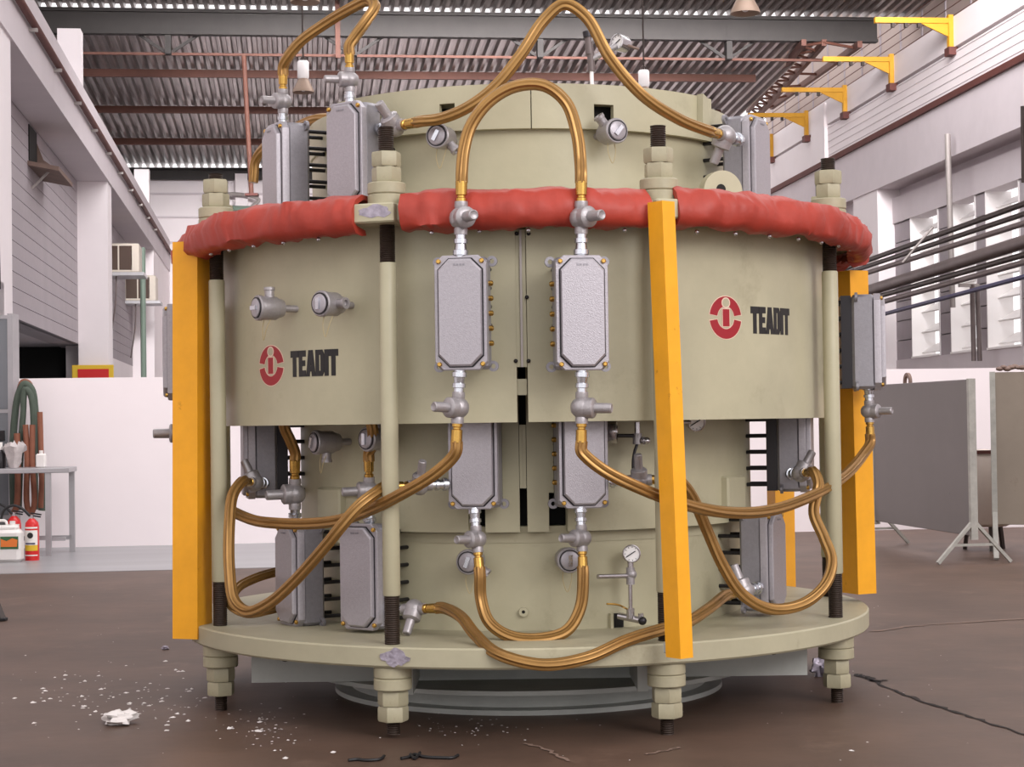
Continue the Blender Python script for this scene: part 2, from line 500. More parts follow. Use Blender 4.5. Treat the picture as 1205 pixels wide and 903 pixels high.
# wall vent with a wooden shelf below the beam
vt = empty('wall_vent', (0, 0, 0), RL)
tag(vt, 'dark wall opening with tilted wooden shelf on the block wall, upper left', 'shelf')
MB().box(-3.31, -3.285, 25.3, 26.1, 4.86, 5.36).obj('opening', 'shade_black', vt)
mb = MB(); mb.add([(-3.3, 26.1, 5.25), (-3.3, 26.1, 4.84), (-3.0, 26.1, 4.84), (-3.2, 26.1, 4.98), (-3.3, 26.16, 5.25), (-3.3, 26.16, 4.84), (-3.0, 26.16, 4.84), (-3.2, 26.16, 4.98)],
                  [(0, 1, 2, 3), (7, 6, 5, 4), (0, 4, 5, 1), (1, 5, 6, 2), (2, 6, 7, 3), (3, 7, 4, 0)])
mb.obj('side_board', 'wood_brown', vt)
MB().add([(-3.3, 25.2, 4.84), (-2.88, 25.2, 4.76), (-2.88, 26.9, 4.76), (-3.3, 26.9, 4.84), (-3.3, 25.2, 4.78), (-2.88, 25.2, 4.70), (-2.88, 26.9, 4.70), (-3.3, 26.9, 4.78)], [(0, 1, 2, 3), (7, 6, 5, 4), (0, 4, 5, 1), (1, 5, 6, 2), (2, 6, 7, 3), (3, 7, 4, 0)]).obj('shelf_board', 'wood_brown', vt)
MB().bar((-3.3, 25.6, 4.5), (-3.05, 25.6, 4.76), 0.03, 0.03).obj('brace', 'pipe_light', vt)

# window air conditioners high on the left wall
def aircon(t, z, label):
    o = empty('air_conditioner', fr(RL, -2.98, t, z), RL)
    tag(o, label, 'air conditioner', 'air conditioners on the left wall')
    bevel_box(-0.36, 0.36, 0, 0.8, 0, 0.58, 0.02).obj('housing', 'ac_beige', o)
    for i in range(2):
        MB().box(-0.31 + i * 0.28, -0.06 + i * 0.28, -0.012, 0.02, 0.05, 0.53).obj('grille', 'ac_dark', o)
    MB().box(0.20, 0.33, -0.012, 0.02, 0.05, 0.53).obj('control_panel', 'ac_beige', o)
    MB().box(-0.4, 0.46, -0.1, 0.85, -0.07, -0.005).obj('shelf_plate', 'table_metal', o)
    MB().tube([(-0.1, 0.1, -0.05), (-0.12, 0.1, -0.6), (-0.22, 0.1, -1.3)], 0.016, 8).obj('drain_hose', 'pipe_grey', o)
    return o
aircon(36.5, 4.25, 'beige window air conditioner next to the white column on the left wall')
aircon(41.6, 4.03, 'beige window air conditioner farther back beside the yellow post')
gp = MB().rod((-2.70, 38.6, 1.0), (-2.70, 38.6, 4.95), 0.06, 10).obj('drain_pipe', 'green_pipe', None, (0, 0, 0), RL)
tag(gp, 'grey green vertical pipe between the two air conditioners', 'pipe')
sg = empty('notice_board', fr(RL, -3.2, 31.4, 1.7), RL)
tag(sg, 'red notice board with yellow frame at the foot of the white column', 'sign')
bevel_box(-0.2, 0.5, -0.04, 0.0, 0, 0.53, 0.01).obj('frame', 'label_yellow', sg)
MB().box(-0.1, 0.42, -0.05, -0.03, 0.05, 0.46).obj('panel', 'extinguisher_red', sg)

# pipes on the back wall
pg = empty('wall_pipes', (0, 0, 0), 0)
tag(pg, 'green and grey pipes with brackets on the far white wall', 'pipe')
for k, (dz, mt) in enumerate(((0, 'green_pipe'), (-0.32, 'pipe_light'))):
    MB().tube([fr(RB, -2.6, 49.75, 7.15 + dz), fr(RB, -0.9, 49.75, 7.1 + dz), fr(RB, 3.0, 49.75, 7.1 + dz)], 0.075, 8).obj('pipe', mt, pg)
MB().tube([fr(RB, -2.6, 49.7, 7.45), fr(RB, -1.6, 49.7, 7.5), fr(RB, -1.1, 49.7, 7.35), fr(RB, -1.3, 49.7, 7.15)], 0.05, 8).obj('pipe', 'pipe_light', pg)
MB().rod(fr(RB, -0.35, 49.8, 4.2), fr(RB, -0.35, 49.8, 7.1), 0.05).obj('pipe', 'pipe_light', pg)

# ---- right wall, n = 11.65
wr = empty('wall_right', (0, 0, 0), RR)
struct(wr, 'white right wall with beam, brown rail and louvred window bay')
N = 11.65
bobj('wall_panel', RR, N, N + 0.3, 24, 50.5, 7.25, 8.02, 'white_wall', wr)
bobj('wall_panel', RR, N - 0.02, N + 0.3, 24, 50.5, 8.08, 8.66, 'white_wall', wr)
bobj('wall_backing', RR, N + 0.1, N + 0.32, 24, 50.5, 7.1, 8.6, 'grey_block', wr)
for k in range(5):
    bobj('groove', RR, N - 0.012, N + 0.05, 24, 41.5, 7.34 + k * 0.16, 7.346 + k * 0.16, 'beam_white', wr)
bobj('pilaster', RR, N - 0.08, N + 0.1, 41.4, 42.6, 7.25, 8.6, 'white_wall', wr)
bobj('rail', RR, N - 0.10, N + 0.05, 24, 50.5, 7.12, 7.24, 'rail_brown', wr)
bobj('beam', RR, N - 0.03, N + 0.5, 24, 50.5, 6.05, 7.12, 'beam_white', wr)
bobj('beam_soffit', RR, N + 0.5, N + 0.9, 24, 50.5, 5.85, 7.1, 'beam_white', wr)
bobj('column', RR, N - 0.0, N + 0.8, 37.6, 39.4, 0, 6.05, 'white_wall', wr)
bobj('column', RR, N + 0.2, N + 0.8, 39.4, 41.0, 0, 6.05, 'beam_white', wr)
bobj('wall_lower', RR, N + 0.3, N + 0.8, 41.0, 50.5, 0, 6.05, 'white_wall', wr)
bobj('wall_vent', RR, N + 0.27, N + 0.31, 41.6, 44.5, 4.9, 5.4, 'grey_block', wr)
W0, W1 = N + 0.35, N + 0.75          # window bay plane
bobj('window_head', RR, W0 - 0.02, W1, 24, 37.6, 5.3, 5.85, 'beam_white', wr)
bobj('window_sill_wall', RR, W0, W1, 24, 37.6, 0, 2.36, 'beam_white', wr)
bobj('wall_bottom', RR, N + 0.3, N + 0.8, -3, 24, 0, 8.66, 'white_wall', wr)
# windows in the bay: openings given as ranges along the wall
def tn(px, n):                        # distance along the wall at which a pixel column meets plane n
    u = (px - 602.5) / F
    return n / (math.cos(RR) * u + math.sin(RR))
def along(px, n):
    t = tn(px, n)                     # t is depth Y; convert into the wall's own coordinate
    p = Vector(((px - 602.5) / F * t, t))
    return -p.x * math.sin(RR) * -1 * -1 + p.y * math.cos(RR) if False else (-math.sin(RR) * p.x + math.cos(RR) * p.y)
wins = [(1074, 1107), (1120, 1151), (1163, 1203), (1217, 1262)]
edges = []
for (a, b) in wins:
    edges.append((along(b, W0), along(a, W0)))
blk_top = 5.3
piers = [(edges[0][1], 37.6), (edges[1][1], edges[0][0]), (edges[2][1], edges[1][0]), (edges[3][1], edges[2][0])]
for (a, b) in piers:
    nb = 7
    h = (blk_top - 2.36) / nb
    me = MB().box(W0 + 0.02, W1, a, b, 0.0, h - 0.02).mesh('block', 'grey_block')
    for k in range(nb):
        link('block', me, wr, (0, 0, 2.36 + k * h))
for i, (a, b) in enumerate(edges):
    w = empty('window_%d' % (i + 1), (0, 0, 0), RR)
    struct(w, 'tall louvred window with white concrete slats')
    ns = 7
    h = (blk_top - 2.36) / ns
    mb = MB()
    T = Matrix.Rotation(rad(-30), 4, 'Y')
    mb.box(-0.20, 0.20, a, b, -0.015, 0.015, 0, T)
    me = mb.mesh('slat', 'lamp_white')
    for k in range(ns):
        link('slat', me, w, (W1 - 0.02, 0, 2.36 + (k + 0.5) * h))
    MB().box(W0, W1 + 0.1, b - 0.03, b, 2.36, blk_top).obj('jamb', 'lamp_white', w)
    MB().box(W0, W1 + 0.1, a, a + 0.03, 2.36, blk_top).obj('jamb', 'lamp_white', w)
    MB().box(W0 - 0.02, W1 + 0.1, a, b, 2.36, 2.40).obj('window_sill', 'lamp_white', w)

# cladding above the right wall
cl = struct(bobj('wall_upper_right', RR, 12.4, 12.5, 24, 50.5, 8.5, 11.5, 'cladding'), 'beige cladding above the right wall')
for k in range(18):
    bobj('cladding_rib', RR, 12.37, 12.41, 25 + k * 1.45, 25.05 + k * 1.45, 8.5, 11.5, 'grey_block', cl)
for k in range(4):
    MB().rod((11.9, 24, 8.85 + k * 0.2), (11.9, 50, 8.85 + k * 0.2), 0.009, 6).obj('wire', 'roof_brown', cl)

# ---- roof
Y1, Y2 = 36.7, 50.0
SL = 0.06
roof = empty('ceiling', (0, 0, 0), RB)
struct(roof, 'corrugated metal roof sheets on brown purlins')
per, amp, nper = 0.21, 0.055, 5
def sheet_mesh(length, z_low, y_low):
    mb = MB()
    prof = []
    for k in range(nper):
        x = k * per
        prof += [(x, 0), (x + per * 0.30, 0), (x + per * 0.42, 2 * amp), (x + per * 0.80, 2 * amp), (x + per * 0.95, 0)]
    prof.append((nper * per + 0.02, 0.0))
    vs = []
    ys = [y_low - length * q / 4 for q in range(5)]
    for y in ys:
        for (x, z) in prof: vs.append((x, y, z_low + z + SL * (y_low - y)))
    n = len(prof)
    fs = [(j * n + i, j * n + i + 1, (j + 1) * n + i + 1, (j + 1) * n + i) for j in range(4) for i in range(n - 1)]
    return mb.add(vs, fs).mesh('roof_sheet', 'roof_sheet')
sw = nper * per
s1 = sheet_mesh(Y2 + 0.35 - Y1 - 0.15, 8.32, Y2 + 0.35)
s0 = sheet_mesh(6.5, 9.66, Y1 + 0.3)
x = -9.0
k = 0
while x < 10.2:
    link('roof_sheet', s1, roof, (x, 0, 0))
    x += sw
x = -9.0
while x < 12.8:
    link('roof_sheet', s0, roof, (x, 0, 0.0))
    x += sw
for t in (46.5, 43.0, 39.6):
    MB().box(-9, 10.3, t - 0.05, t + 0.05, 8.30 + SL * (Y2 + 0.35 - t) - 0.17, 8.30 + SL * (Y2 + 0.35 - t) - 0.005).obj('purlin', 'roof_brown', roof)
for t in (33.2,):
    MB().box(-9, 12.8, t - 0.05, t + 0.05, 9.66 + SL * (Y1 + 0.3 - t) - 0.17, 9.66 + SL * (Y1 + 0.3 - t) - 0.005).obj('purlin', 'roof_brown', roof)
# solid roof from the near bay towards the camera, with an invented gap left open at the added overhead lamp
MB().box(-4.2, 12.9, 8.0, 12.5, 10.6, 10.8).obj('near_roof', 'roof_dark', roof)
MB().box(-4.2, 12.9, 17.5, 23.2, 10.3, 10.5).obj('near_roof', 'roof_dark', roof)
# girders
g1 = empty('trim_1', (0, 0, 0), RB); struct(g1, 'dark steel roof girder across the hall with hanging truss bars')
MB().box(-9, 12.2, Y1 - 0.10, Y1 + 0.10, 9.53, 9.60).obj('girder_flange', 'roof_dark', g1)
MB().box(-9, 12.2, Y1 - 0.03, Y1 + 0.03, 9.14, 9.53).obj('girder_web', 'roof_dark', g1)
MB().box(-9, 12.2, Y1 - 0.10, Y1 + 0.10, 9.08, 9.14).obj('girder_flange', 'roof_dark', g1)
MB().box(-9, 12.2, Y1 + 0.14, Y1 + 0.20, 8.70, 8.75).obj('truss_chord', 'roof_brown', g1)
for n0 in (-6.4, -2.6, 1.15, 5.0, 9.0):
    MB().box(n0 - 0.06, n0 + 0.06, Y1 - 0.04, Y1 + 0.2, 8.70, 9.4).obj('truss_post', 'roof_dark', g1)
    for s in (-1, 1):
        MB().bar((n0, Y1 + 0.17, 8.72), (n0 + s * 0.62, Y1 + 0.17, 9.14), 0.05, 0.06).obj('truss_brace', 'roof_dark', g1)
MB().box(0.82 - 0.05, 0.82 + 0.05, Y1 - 0.15, Y1 - 0.05, 8.62, 10.0).obj('hanger', 'roof_brown', g1)
g2 = empty('trim_2', (0, 0, 0), RB); struct(g2, 'dark steel girder on top of the far back wall')
MB().box(-9, 11.0, Y2 - 0.12, Y2 + 0.12, 8.20, 8.26).obj('girder_flange', 'roof_dark', g2)
MB().box(-9, 11.0, Y2 - 0.03, Y2 + 0.03, 7.94, 8.20).obj('girder_web', 'roof_dark', g2)
# longitudinal lattice truss under the right roof edge
g3 = empty('trim_3', (0, 0, 0), RR); struct(g3, 'brown lattice truss under the right roof edge')
YN, YF = 37.0, 49.0
ch3 = [(at(946, 50, YN), at(880, 130, YF)), (at(970, 50, YN), at(893, 135, YF)), (at(1012, 52, YN), at(908, 126, YF))]
RI = Matrix.Rotation(-RR, 4, 'Z')
ch3 = [(RI @ a, RI @ b) for a, b in ch3]
for a, b in ch3:
    MB().bar(a, b, 0.10, 0.13).obj('truss_chord', 'roof_brown', g3)
nb = 11
for k in range(nb):
    q0, q1, q2 = k / nb, (k + 0.5) / nb, (k + 1) / nb
    L = lambda c, q: ch3[c][0].lerp(ch3[c][1], q)
    MB().bar(L(1, q0), L(0, q1), 0.05, 0.05).obj('truss_brace', 'roof_brown', g3)
    MB().bar(L(0, q1), L(1, q2), 0.05, 0.05).obj('truss_brace', 'roof_brown', g3)
    if k % 2 == 0:
        MB().bar(L(1, q0), L(2, q1), 0.05, 0.05).obj('truss_brace', 'roof_brown', g3)

# a brown pipe hanging from the roof with a foot
hp = empty('hanging_pipe', at(287, 66, 36.0), 0)
tag(hp, 'brown vertical pipe with flat foot hanging from the roof at upper left', 'pipe')
zl = at(297, 228, 36.0).z - at(287, 66, 36.0).z
MB().rod((0, 0, 0), (0.12, 0, zl), 0.05, 10).obj('pipe', 'roof_brown', hp)
MB().box(0.0, 0.26, -0.1, 0.1, zl - 0.05, zl).obj('foot', 'rail_brown', hp)

# ---- yellow swing jibs on the right wall
jib_lab = ['yellow steel wall jib nearest the camera, at the upper right corner', 'second yellow wall jib from the right, under the dark girder end',
           'third yellow wall jib from the right, against bright cladding', 'fourth yellow wall jib from the right, next to the grey junction box',
           'farthest yellow wall jib, mostly hidden behind the upper right junction box']
meshes = None
for i, px in enumerate((1130, 1059, 1003, 957, 915)):
    t = along(px, N)
    j = empty('wall_jib', fr(RR, N - 0.02, t, 7.98), RR)
    tag(j, jib_lab[i], 'crane arm', 'yellow jibs along the right wall')
    if meshes is None:
        a_ = MB().box(-1.5, 0.0, -0.05, 0.05, 0.56, 0.66).mesh('arm', 'jib_yellow')
        g_ = MB().prism([(-0.62, 0.56), (-0.02, 0.28), (-0.02, 0.56)], -0.02, 0.02).mesh('gusset', 'jib_yellow')
        p_ = MB().box(-0.09, 0.0, -0.06, 0.06, 0.0, 0.72).mesh('post', 'jib_yellow')
        b_ = MB().box(-0.12, 0.05, -0.13, 0.13, -0.05, 0.10).mesh('clamp', 'rail_brown')
        h_ = MB().box(-0.03, 0.03, -0.04, 0.04, 0.48, 0.56).mesh('trolley_wheel', 'dark_metal')
        meshes = (a_, g_, p_, b_, h_)
    for nm, me in zip(('arm', 'gusset', 'post', 'clamp'), meshes): link(nm, me, j)
    for q in (-1.15, -0.9, -0.65): link('trolley_wheel', meshes[4], j, (q, 0, 0))

# ---- pipe bundle along the right wall
NP = 10.9
def rpipe(name, pxa, pya, pxb, pyb, r, mt, label):
    ta, tb = tn(pxa, NP), tn(pxb, NP)
    a, b = at(pxa, pya, ta), at(pxb, pyb, tb)
    d = b - a
    o = MB().rod(a - d * 0.35, b + d * 0.25, r, 10).obj(name, mt)
    return tag(o, label, 'pipe', 'pipes along the right wall')
rpipe('service_pipe', 1031, 303, 1205, 240, 0.05, 'dark_metal', 'topmost thin dark pipe running along the right wall windows')
rpipe('service_pipe', 1031, 310, 1205, 252, 0.045, 'dark_metal', 'second thin dark pipe from the top along the right wall')
rpipe('service_pipe', 1031, 318, 1205, 263, 0.05, 'pipe_grey', 'third thin pipe from the top along the right wall')
rpipe('service_pipe', 1017, 344, 1205, 285, 0.115, 'pipe_grey', 'thickest grey pipe running along the right wall windows')
rpipe('service_pipe', 1030, 350, 1205, 300, 0.05, 'dark_metal', 'thin dark pipe just below the thickest pipe on the right')
rpipe('service_pipe', 1030, 358, 1205, 309, 0.05, 'pipe_grey', 'second thin pipe below the thickest pipe on the right')
rpipe('service_pipe', 1036, 371, 1205, 326, 0.04, 'pipe_blue', 'lowest bluish thin pipe along the right wall windows')
vpp = MB().rod(at(1115, 158, 33.5), at(1121, 362, 33.5), 0.055, 10).obj('upright_pipe', 'pipe_light')
tag(vpp, 'light grey upright pipe crossing the pipe bundle in front of the windows', 'pipe')
vp2 = MB().rod(at(1203, 125, 28.0), at(1204, 215, 28.0), 0.028, 10).obj('upright_pipe', 'dark_metal')
tag(vp2, 'short dark upright pipe at the right edge of the picture', 'pipe')
v3 = empty('pipe_stand', at(1145, 335, 32.5), 0)
tag(v3, 'twin slim grey uprights standing below the pipe bundle', 'pipe')
o3 = at(1145, 335, 32.5)
for (a, b) in (((1144, 335), (1146, 425)), ((1150, 338), (1153, 425))):
    MB().rod(at(a[0], a[1], 32.5) - o3, at(b[0], b[1], 32.5) - o3, 0.045, 8).obj('upright', 'pipe_grey', v3)
MB().bar(at(1128, 336, 32.5) - o3, at(1152, 336, 32.5) - o3, 0.06, 0.06).obj('cross_bar', 'pipe_light', v3)
vb = MB().rod(at(1062, 309, 31.5), at(1098, 267, 31.5), 0.02, 8).obj('pipe_strut', 'pipe_light')
tag(vb, 'short slanted strut above the pipe bundle at the first window', 'strut')

# ---- pendant lamps
def lamp(px, py, Y, s, label, length):
    o = empty('pendant_lamp', at(px, py, Y), 0)
    tag(o, label, 'lamp', 'pendant lamps under the roof')
    mb = MB().lathe([(0.16 * s, 0.0), (0.155 * s, 0.03 * s), (0.10 * s, 0.14 * s), (0.07 * s, 0.20 * s), (0.06 * s, 0.20 * s), (0.09 * s, 0.13 * s), (0.145 * s, 0.01 * s)], 28, None, 0, True, True)
    mb.obj('lamp_shade', 'lamp_shade', o)
    MB().lathe([(0.001, 0.46 * s), (0.07 * s, 0.46 * s), (0.085 * s, 0.44 * s), (0.085 * s, 0.22 * s), (0.07 * s, 0.20 * s), (0.001, 0.20 * s)], 20).obj('ballast_housing', 'lamp_white', o)
    MB().sphere((0, 0, 0.10 * s), 0.06 * s, 14, 8, 0, 1.4).obj('bulb', 'dial_white', o)
    mb = MB().rod((0, 0, 0.46 * s), (0, 0, length), 0.012 * s, 8)
    mb.tube([Vector((0.03 * s * math.cos(q), 0, 0.49 * s + 0.03 * s * math.sin(q))) for q in [i * 0.7 for i in range(10)]], 0.008 * s, 6)
    mb.obj('suspension_rod', 'dark_metal', o)
lamp(357, 109, 26, 1.0, 'pendant lamp with brown cone shade and white housing at upper left', 4.6)
lamp(758, 118, 26, 0.95, 'pendant lamp behind the machine top, only its white housing in view', 4.6)
lamp(877, 16, 19, 1.0, 'brown pendant lamp shade cut by the top edge at right', 3.0)
lamp(359, 3, 19, 1.0, 'pendant lamp shade cut by the top edge at upper left', 3.0)

# ---- welding screens on the right
def screen(pa, pb, z0, z1, mt, label, lug=True, legs=('b',)):
    a, b = Vector(pa), Vector(pb)
    d = (b - a); L = d.length
    rz = math.atan2(d.y, d.x)
    o = empty('welding_screen', (a.x, a.y, 0), rz)
    tag(o, label, 'screen', 'welding screens on the right')
    bevel_box(0, L, -0.02, 0.02, z0, z1, 0.004).obj('panel', mt, o)
    for x in (0.0, L):
        MB().box(x - 0.022, x + 0.022, -0.028, 0.028, z0 - 0.03, z1 + 0.005).obj('edge_bar', 'screen_frame', o)
        for s in (-1, 1):
            MB().bar((x, 0, z0 + 0.12), (x, s * 0.30, 0.012), 0.04, 0.025).obj('leg', 'screen_frame', o)
        MB().bar((x, -0.17, 0.15), (x, 0.17, 0.15), 0.02, 0.02).obj('leg_tie', 'screen_frame', o)
    if lug:
        mb = MB().lathe([(0.05, -0.012), (0.08, -0.012), (0.08, 0.012), (0.05, 0.012)], 20, Matrix.Translation((L * 0.62, 0, z1 + 0.01)) @ Matrix.Rotation(rad(90), 4, 'X'), 0, True, True)
        mb.obj('lifting_eye', 'wood_brown', o)
    return o
screen((3.62, 14.15, 0), (3.30, 16.35, 0), 0.22, 1.455, 'screen_grey', 'grey metal welding screen on splayed legs, right of the machine')
s2 = screen((3.95, 14.75, 0), (5.55, 14.35, 0), 0.27, 1.52, 'screen_beige', 'beige stained welding screen cut by the right edge', lug=False)
mb = MB()
for k in range(7):
    mb.sphere((0.06 + k * 0.03, random.uniform(-0.02, 0.02), 1.545 + random.uniform(0, 0.02)), random.uniform(0.025, 0.04), 10, 6, 0, 0.6)
rg = mb.obj('rag', 'wood_brown', None, (3.95, 14.75, 0), math.atan2(-0.4, 1.6))
tag(rg, 'crumpled brown rag lying on top of the beige welding screen', 'rag')
# white tank between the two screens
tq = at(1160, 600, 15.6)
tk = empty('storage_tank', (tq.x, tq.y, 0), 0)
tag(tk, 'white rounded tank with dark band standing between the two screens', 'tank')
MB().lathe([(0.001, 0.20), (0.17, 0.205), (0.22, 0.23), (0.24, 0.29), (0.24, 0.78), (0.225, 0.835), (0.18, 0.86), (0.001, 0.875)], 32).obj('body', 'tank_white', tk)
MB().lathe([(0.225, 0.836), (0.238, 0.836), (0.238, 0.868), (0.225, 0.868)], 32, None, 0, True, True).obj('band', 'rail_brown', tk)
for a in range(3):
    q = a * 2.094 + 0.5
    MB().bar((0.16 * math.cos(q), 0.16 * math.sin(q), 0.22), (0.19 * math.cos(q), 0.19 * math.sin(q), 0.0), 0.03, 0.03).obj('leg', 'dark_metal', tk)
# ================================================================== the machine
root = empty('industrial_machine', (MX, MY, 0))
tag(root, 'cream cylindrical machine with junction boxes, tie rods and brass hoses', 'machine')
RS, RM, RLW, RU = 1.335, 1.0, 0.95, 0.935
ZP0, ZP1 = 0.271, 0.349          # base plate
ZS0, ZS1 = 1.173, 1.93           # skirt
ZF0, ZF1 = 1.925, 1.99           # flange
def P(v): return v - AX          # world -> machine space

# base plate, pedestal
mb = MB().lathe([(0.5, ZP0), (1.492, ZP0), (1.5, ZP0 + 0.008), (1.5, ZP1 - 0.006), (1.494, ZP1), (0.5, ZP1)], 120, None, 0, True, True)
plate = mb.obj('base_plate', 'cream_plate', root)
ped = MB().lathe([(0.62, 0.0), (0.86, 0.0), (0.86, 0.02), (0.79, 0.022), (0.79, 0.10), (1.0, 0.10), (1.0, 0.118), (0.62, 0.118)], 96, None, 0, True, True).obj('pedestal_ring', 'grey_primer', root)
for y in (-0.62, 0.62):
    o = MB().box(-1.14, 1.14, y - 0.05, y + 0.05, 0.119, ZP0).obj('support_beam', 'grey_primer', root)
    for x in (-1.0, 1.0):
        MB().rod((x, y - 0.054, 0.225), (x, y - 0.03, 0.225), 0.022, 12).obj('bolt_hole', 'shade_black', o)
for x in (-0.47, 0.43):
    MB().prism([(-0.02, 0.135), (0.02, 0.135), (0.02, ZP0), (-0.02, ZP0)], -1.16, -0.68, 0, Matrix.Translation((x, 0, 0))).obj('support_beam', 'grey_primer', root)
MB().lathe([(0.5, 0.125), (0.60, 0.125), (0.60, ZP0), (0.5, ZP0)], 64, None, 0, True, True).obj('pedestal_core', 'grey_primer', root)

# drums
core = MB().lathe([(0.001, ZP1), (0.86, ZP1), (0.86, 2.30), (0.001, 2.30)], 72).obj('inner_core', 'shade_black', root)
hole = lambda px, py, r: cyl(px, py, r)
zt = 0.741
low = MB().shell(0.88, RLW, [-180, 180], [ZP1, zt + 0.02]).obj('lower_drum', 'cream_paint', root)
MB().shell(RLW - 0.01, RLW + 0.004, [-180, 180], [zt - 0.045, zt - 0.008]).obj('seam_band', 'cream_plate', low)
a0, a1 = hole(611, 560, RM)[0], hole(620, 560, RM)[0]
b0, b1 = hole(646, 600, RM)[0], hole(668, 600, RM)[0]
c0, c1 = hole(551, 600, RM)[0], hole(571, 600, RM)[0]
zb0, zb1 = hole(650, 618, RM)[1], hole(650, 580, RM)[1]
mid = MB().shell(0.955, RM, [a1, b0, b1, 360 + c0, 360 + c1, 360 + a0], [zt, zb0, zb1, 1.9], skip={(1, 0), (1, 1), (3, 0), (3, 1)}).obj('middle_drum', 'cream_paint', root)
# strips inside the slot of the middle drum
for (px, w, y0, y1) in ((613.5, 0.006, 500, 575), (617.5, 0.007, 500, 575)):
    p0, z0 = cyl(px, y1, RM); z1 = cyl(px, y0, RM)[1]
    MB().box(-w, w, -0.006, 0.03, z0, z1).obj('slot_strip', 'cream_paint', mid, M(p0, RM - 0.012, 0), rad(p0))
# pads welded on the middle drum
def pad(phi, z0, z1, w, r, d, name='welded_pad'):
    o = bevel_box(-w, w, -d, 0.02, z0, z1, 0.008).obj(name, 'cream_paint', root, M(phi, r, 0), rad(phi))
    return o
for (xa, xb, ya, yb) in ((842, 880, 560, 606), (384, 402, 574, 640)):
    pa, za = cyl((xa + xb) / 2, yb, RM); zb = cyl((xa + xb) / 2, ya, RM)[1]
    pad(pa, za, zb, 0.09, RM, 0.028)
pa, za = cyl(392, 581, RM)
bevel_box(-0.035, 0.035, -0.02, 0.01, za - 0.018, za + 0.018, 0.004).obj('name_tab', 'cream_paint', root, M(pa, RM, 0), rad(pa))
pa, za = cyl(410, 581, RM)
bevel_box(-0.10, 0.10, -0.012, 0.01, za - 0.013, za + 0.013, 0.004).obj('name_tab', 'cream_paint', root, M(pa, RM, 0), rad(pa))

# the outer skirt in two halves
ga, gb = cyl(607.5, 400, RS)[0], cyl(620.5, 400, RS)[0]
skl = MB().shell(RS - 0.03, RS, [-180, ga], [ZS0, ZS1], step=3).obj('skirt', 'cream_paint', root)
skr = MB().shell(RS - 0.03, RS, [gb, 180], [ZS0, ZS1], step=3).obj('skirt', 'cream_paint', root)
for (px, w, d, y0, y1, mt) in ((610.5, 0.008, 0.0, 270, 432, 'cream_paint'), (614.5, 0.004, -0.01, 270, 432, 'pipe_light'), (618, 0.007, 0.0, 270, 432, 'cream_paint')):
    p0, z0 = cyl(px, y1, RS); z1 = cyl(px, y0, RS)[1]
    MB().box(-w, w, -0.002 + d, 0.03, z0, z1).obj('hinge_strip', mt, skl, M(p0, RS - 0.01, 0), rad(p0))
p0, z0 = cyl(614, 465, RS); z1 = cyl(614, 446, RS)[1]
MB().box(-0.02, 0.02, -0.003, 0.02, z0, z1).obj('hinge_plate', 'cream_plate', skl, M(p0, RS - 0.02, 0), rad(p0))
for (px, py) in ((607, 425), (622, 425), (620, 350), (608, 275), (622, 275)):
    p0, z0 = cyl(px, py, RS)
    MB().sphere((0, 0, 0), 0.008, 10, 6).obj('hinge_screw', 'dark_steel', skr, M(p0, RS + 0.002, z0), rad(p0))

# flange and upper drum
MB().lathe([(0.9, ZF0), (1.485, ZF0), (1.49, ZF0 + 0.006), (1.49, ZF1 - 0.006), (1.485, ZF1), (0.9, ZF1)], 120, None, 0, True, True).obj('top_flange', 'cream_plate', root)
up = MB().shell(0.87, RU, [-180, 180], [ZF1, 2.34]).obj('upper_drum', 'cream_paint', root)
zc0, zc1 = 2.336, 2.515
def cap_plate(p0, p1, holes):
    ph = [p0]; zs = [zc0, zc1]; skip = set()
    if holes:
        (h0, h1, z0, z1) = holes
        ph = [p0, h0, h1, p1]; zs = [zc0, z0, z1, zc1]; skip = {(1, 1)}
    else:
        ph = [p0, p1]
    return MB().shell(0.945, 0.972, ph, zs, skip).obj('cap_plate', 'cream_paint', root)
sp = cyl(625, 130, 0.972)[0]
hA = (cyl(517, 128, 0.972)[0], cyl(535, 128, 0.972)[0], cyl(526, 135, 0.972)[1], cyl(526, 126, 0.972)[1] + 0.014)
hB = (cyl(699, 130, 0.972)[0], cyl(722, 130, 0.972)[0], cyl(710, 143, 0.972)[1], cyl(710, 123, 0.972)[1])
cap_plate(-52, sp - 0.12, hA); cap_plate(sp + 0.12, 55, hB)
MB().shell(0.88, 0.945, [55, 308], [zc0, zc1 - 0.03]).obj('cap_ring', 'cream_paint', root)
MB().shell(0.80, 0.90, [-180, 180], [zc0, zc1 - 0.01]).obj('cap_core', 'shade_black', root)
MB().lathe([(0.001, 2.44), (0.90, 2.44), (0.945, 2.475), (0.945, 2.455), (0.001, 2.42)], 72).obj('top_cover', 'cream_plate', root)
pa, za = cyl(613, 212, RU)
MB().box(-0.012, 0.012, -0.008, 0.01, ZF1, 2.10).obj('seam_strip', 'cream_plate', root, M(pa, RU, 0), rad(pa))
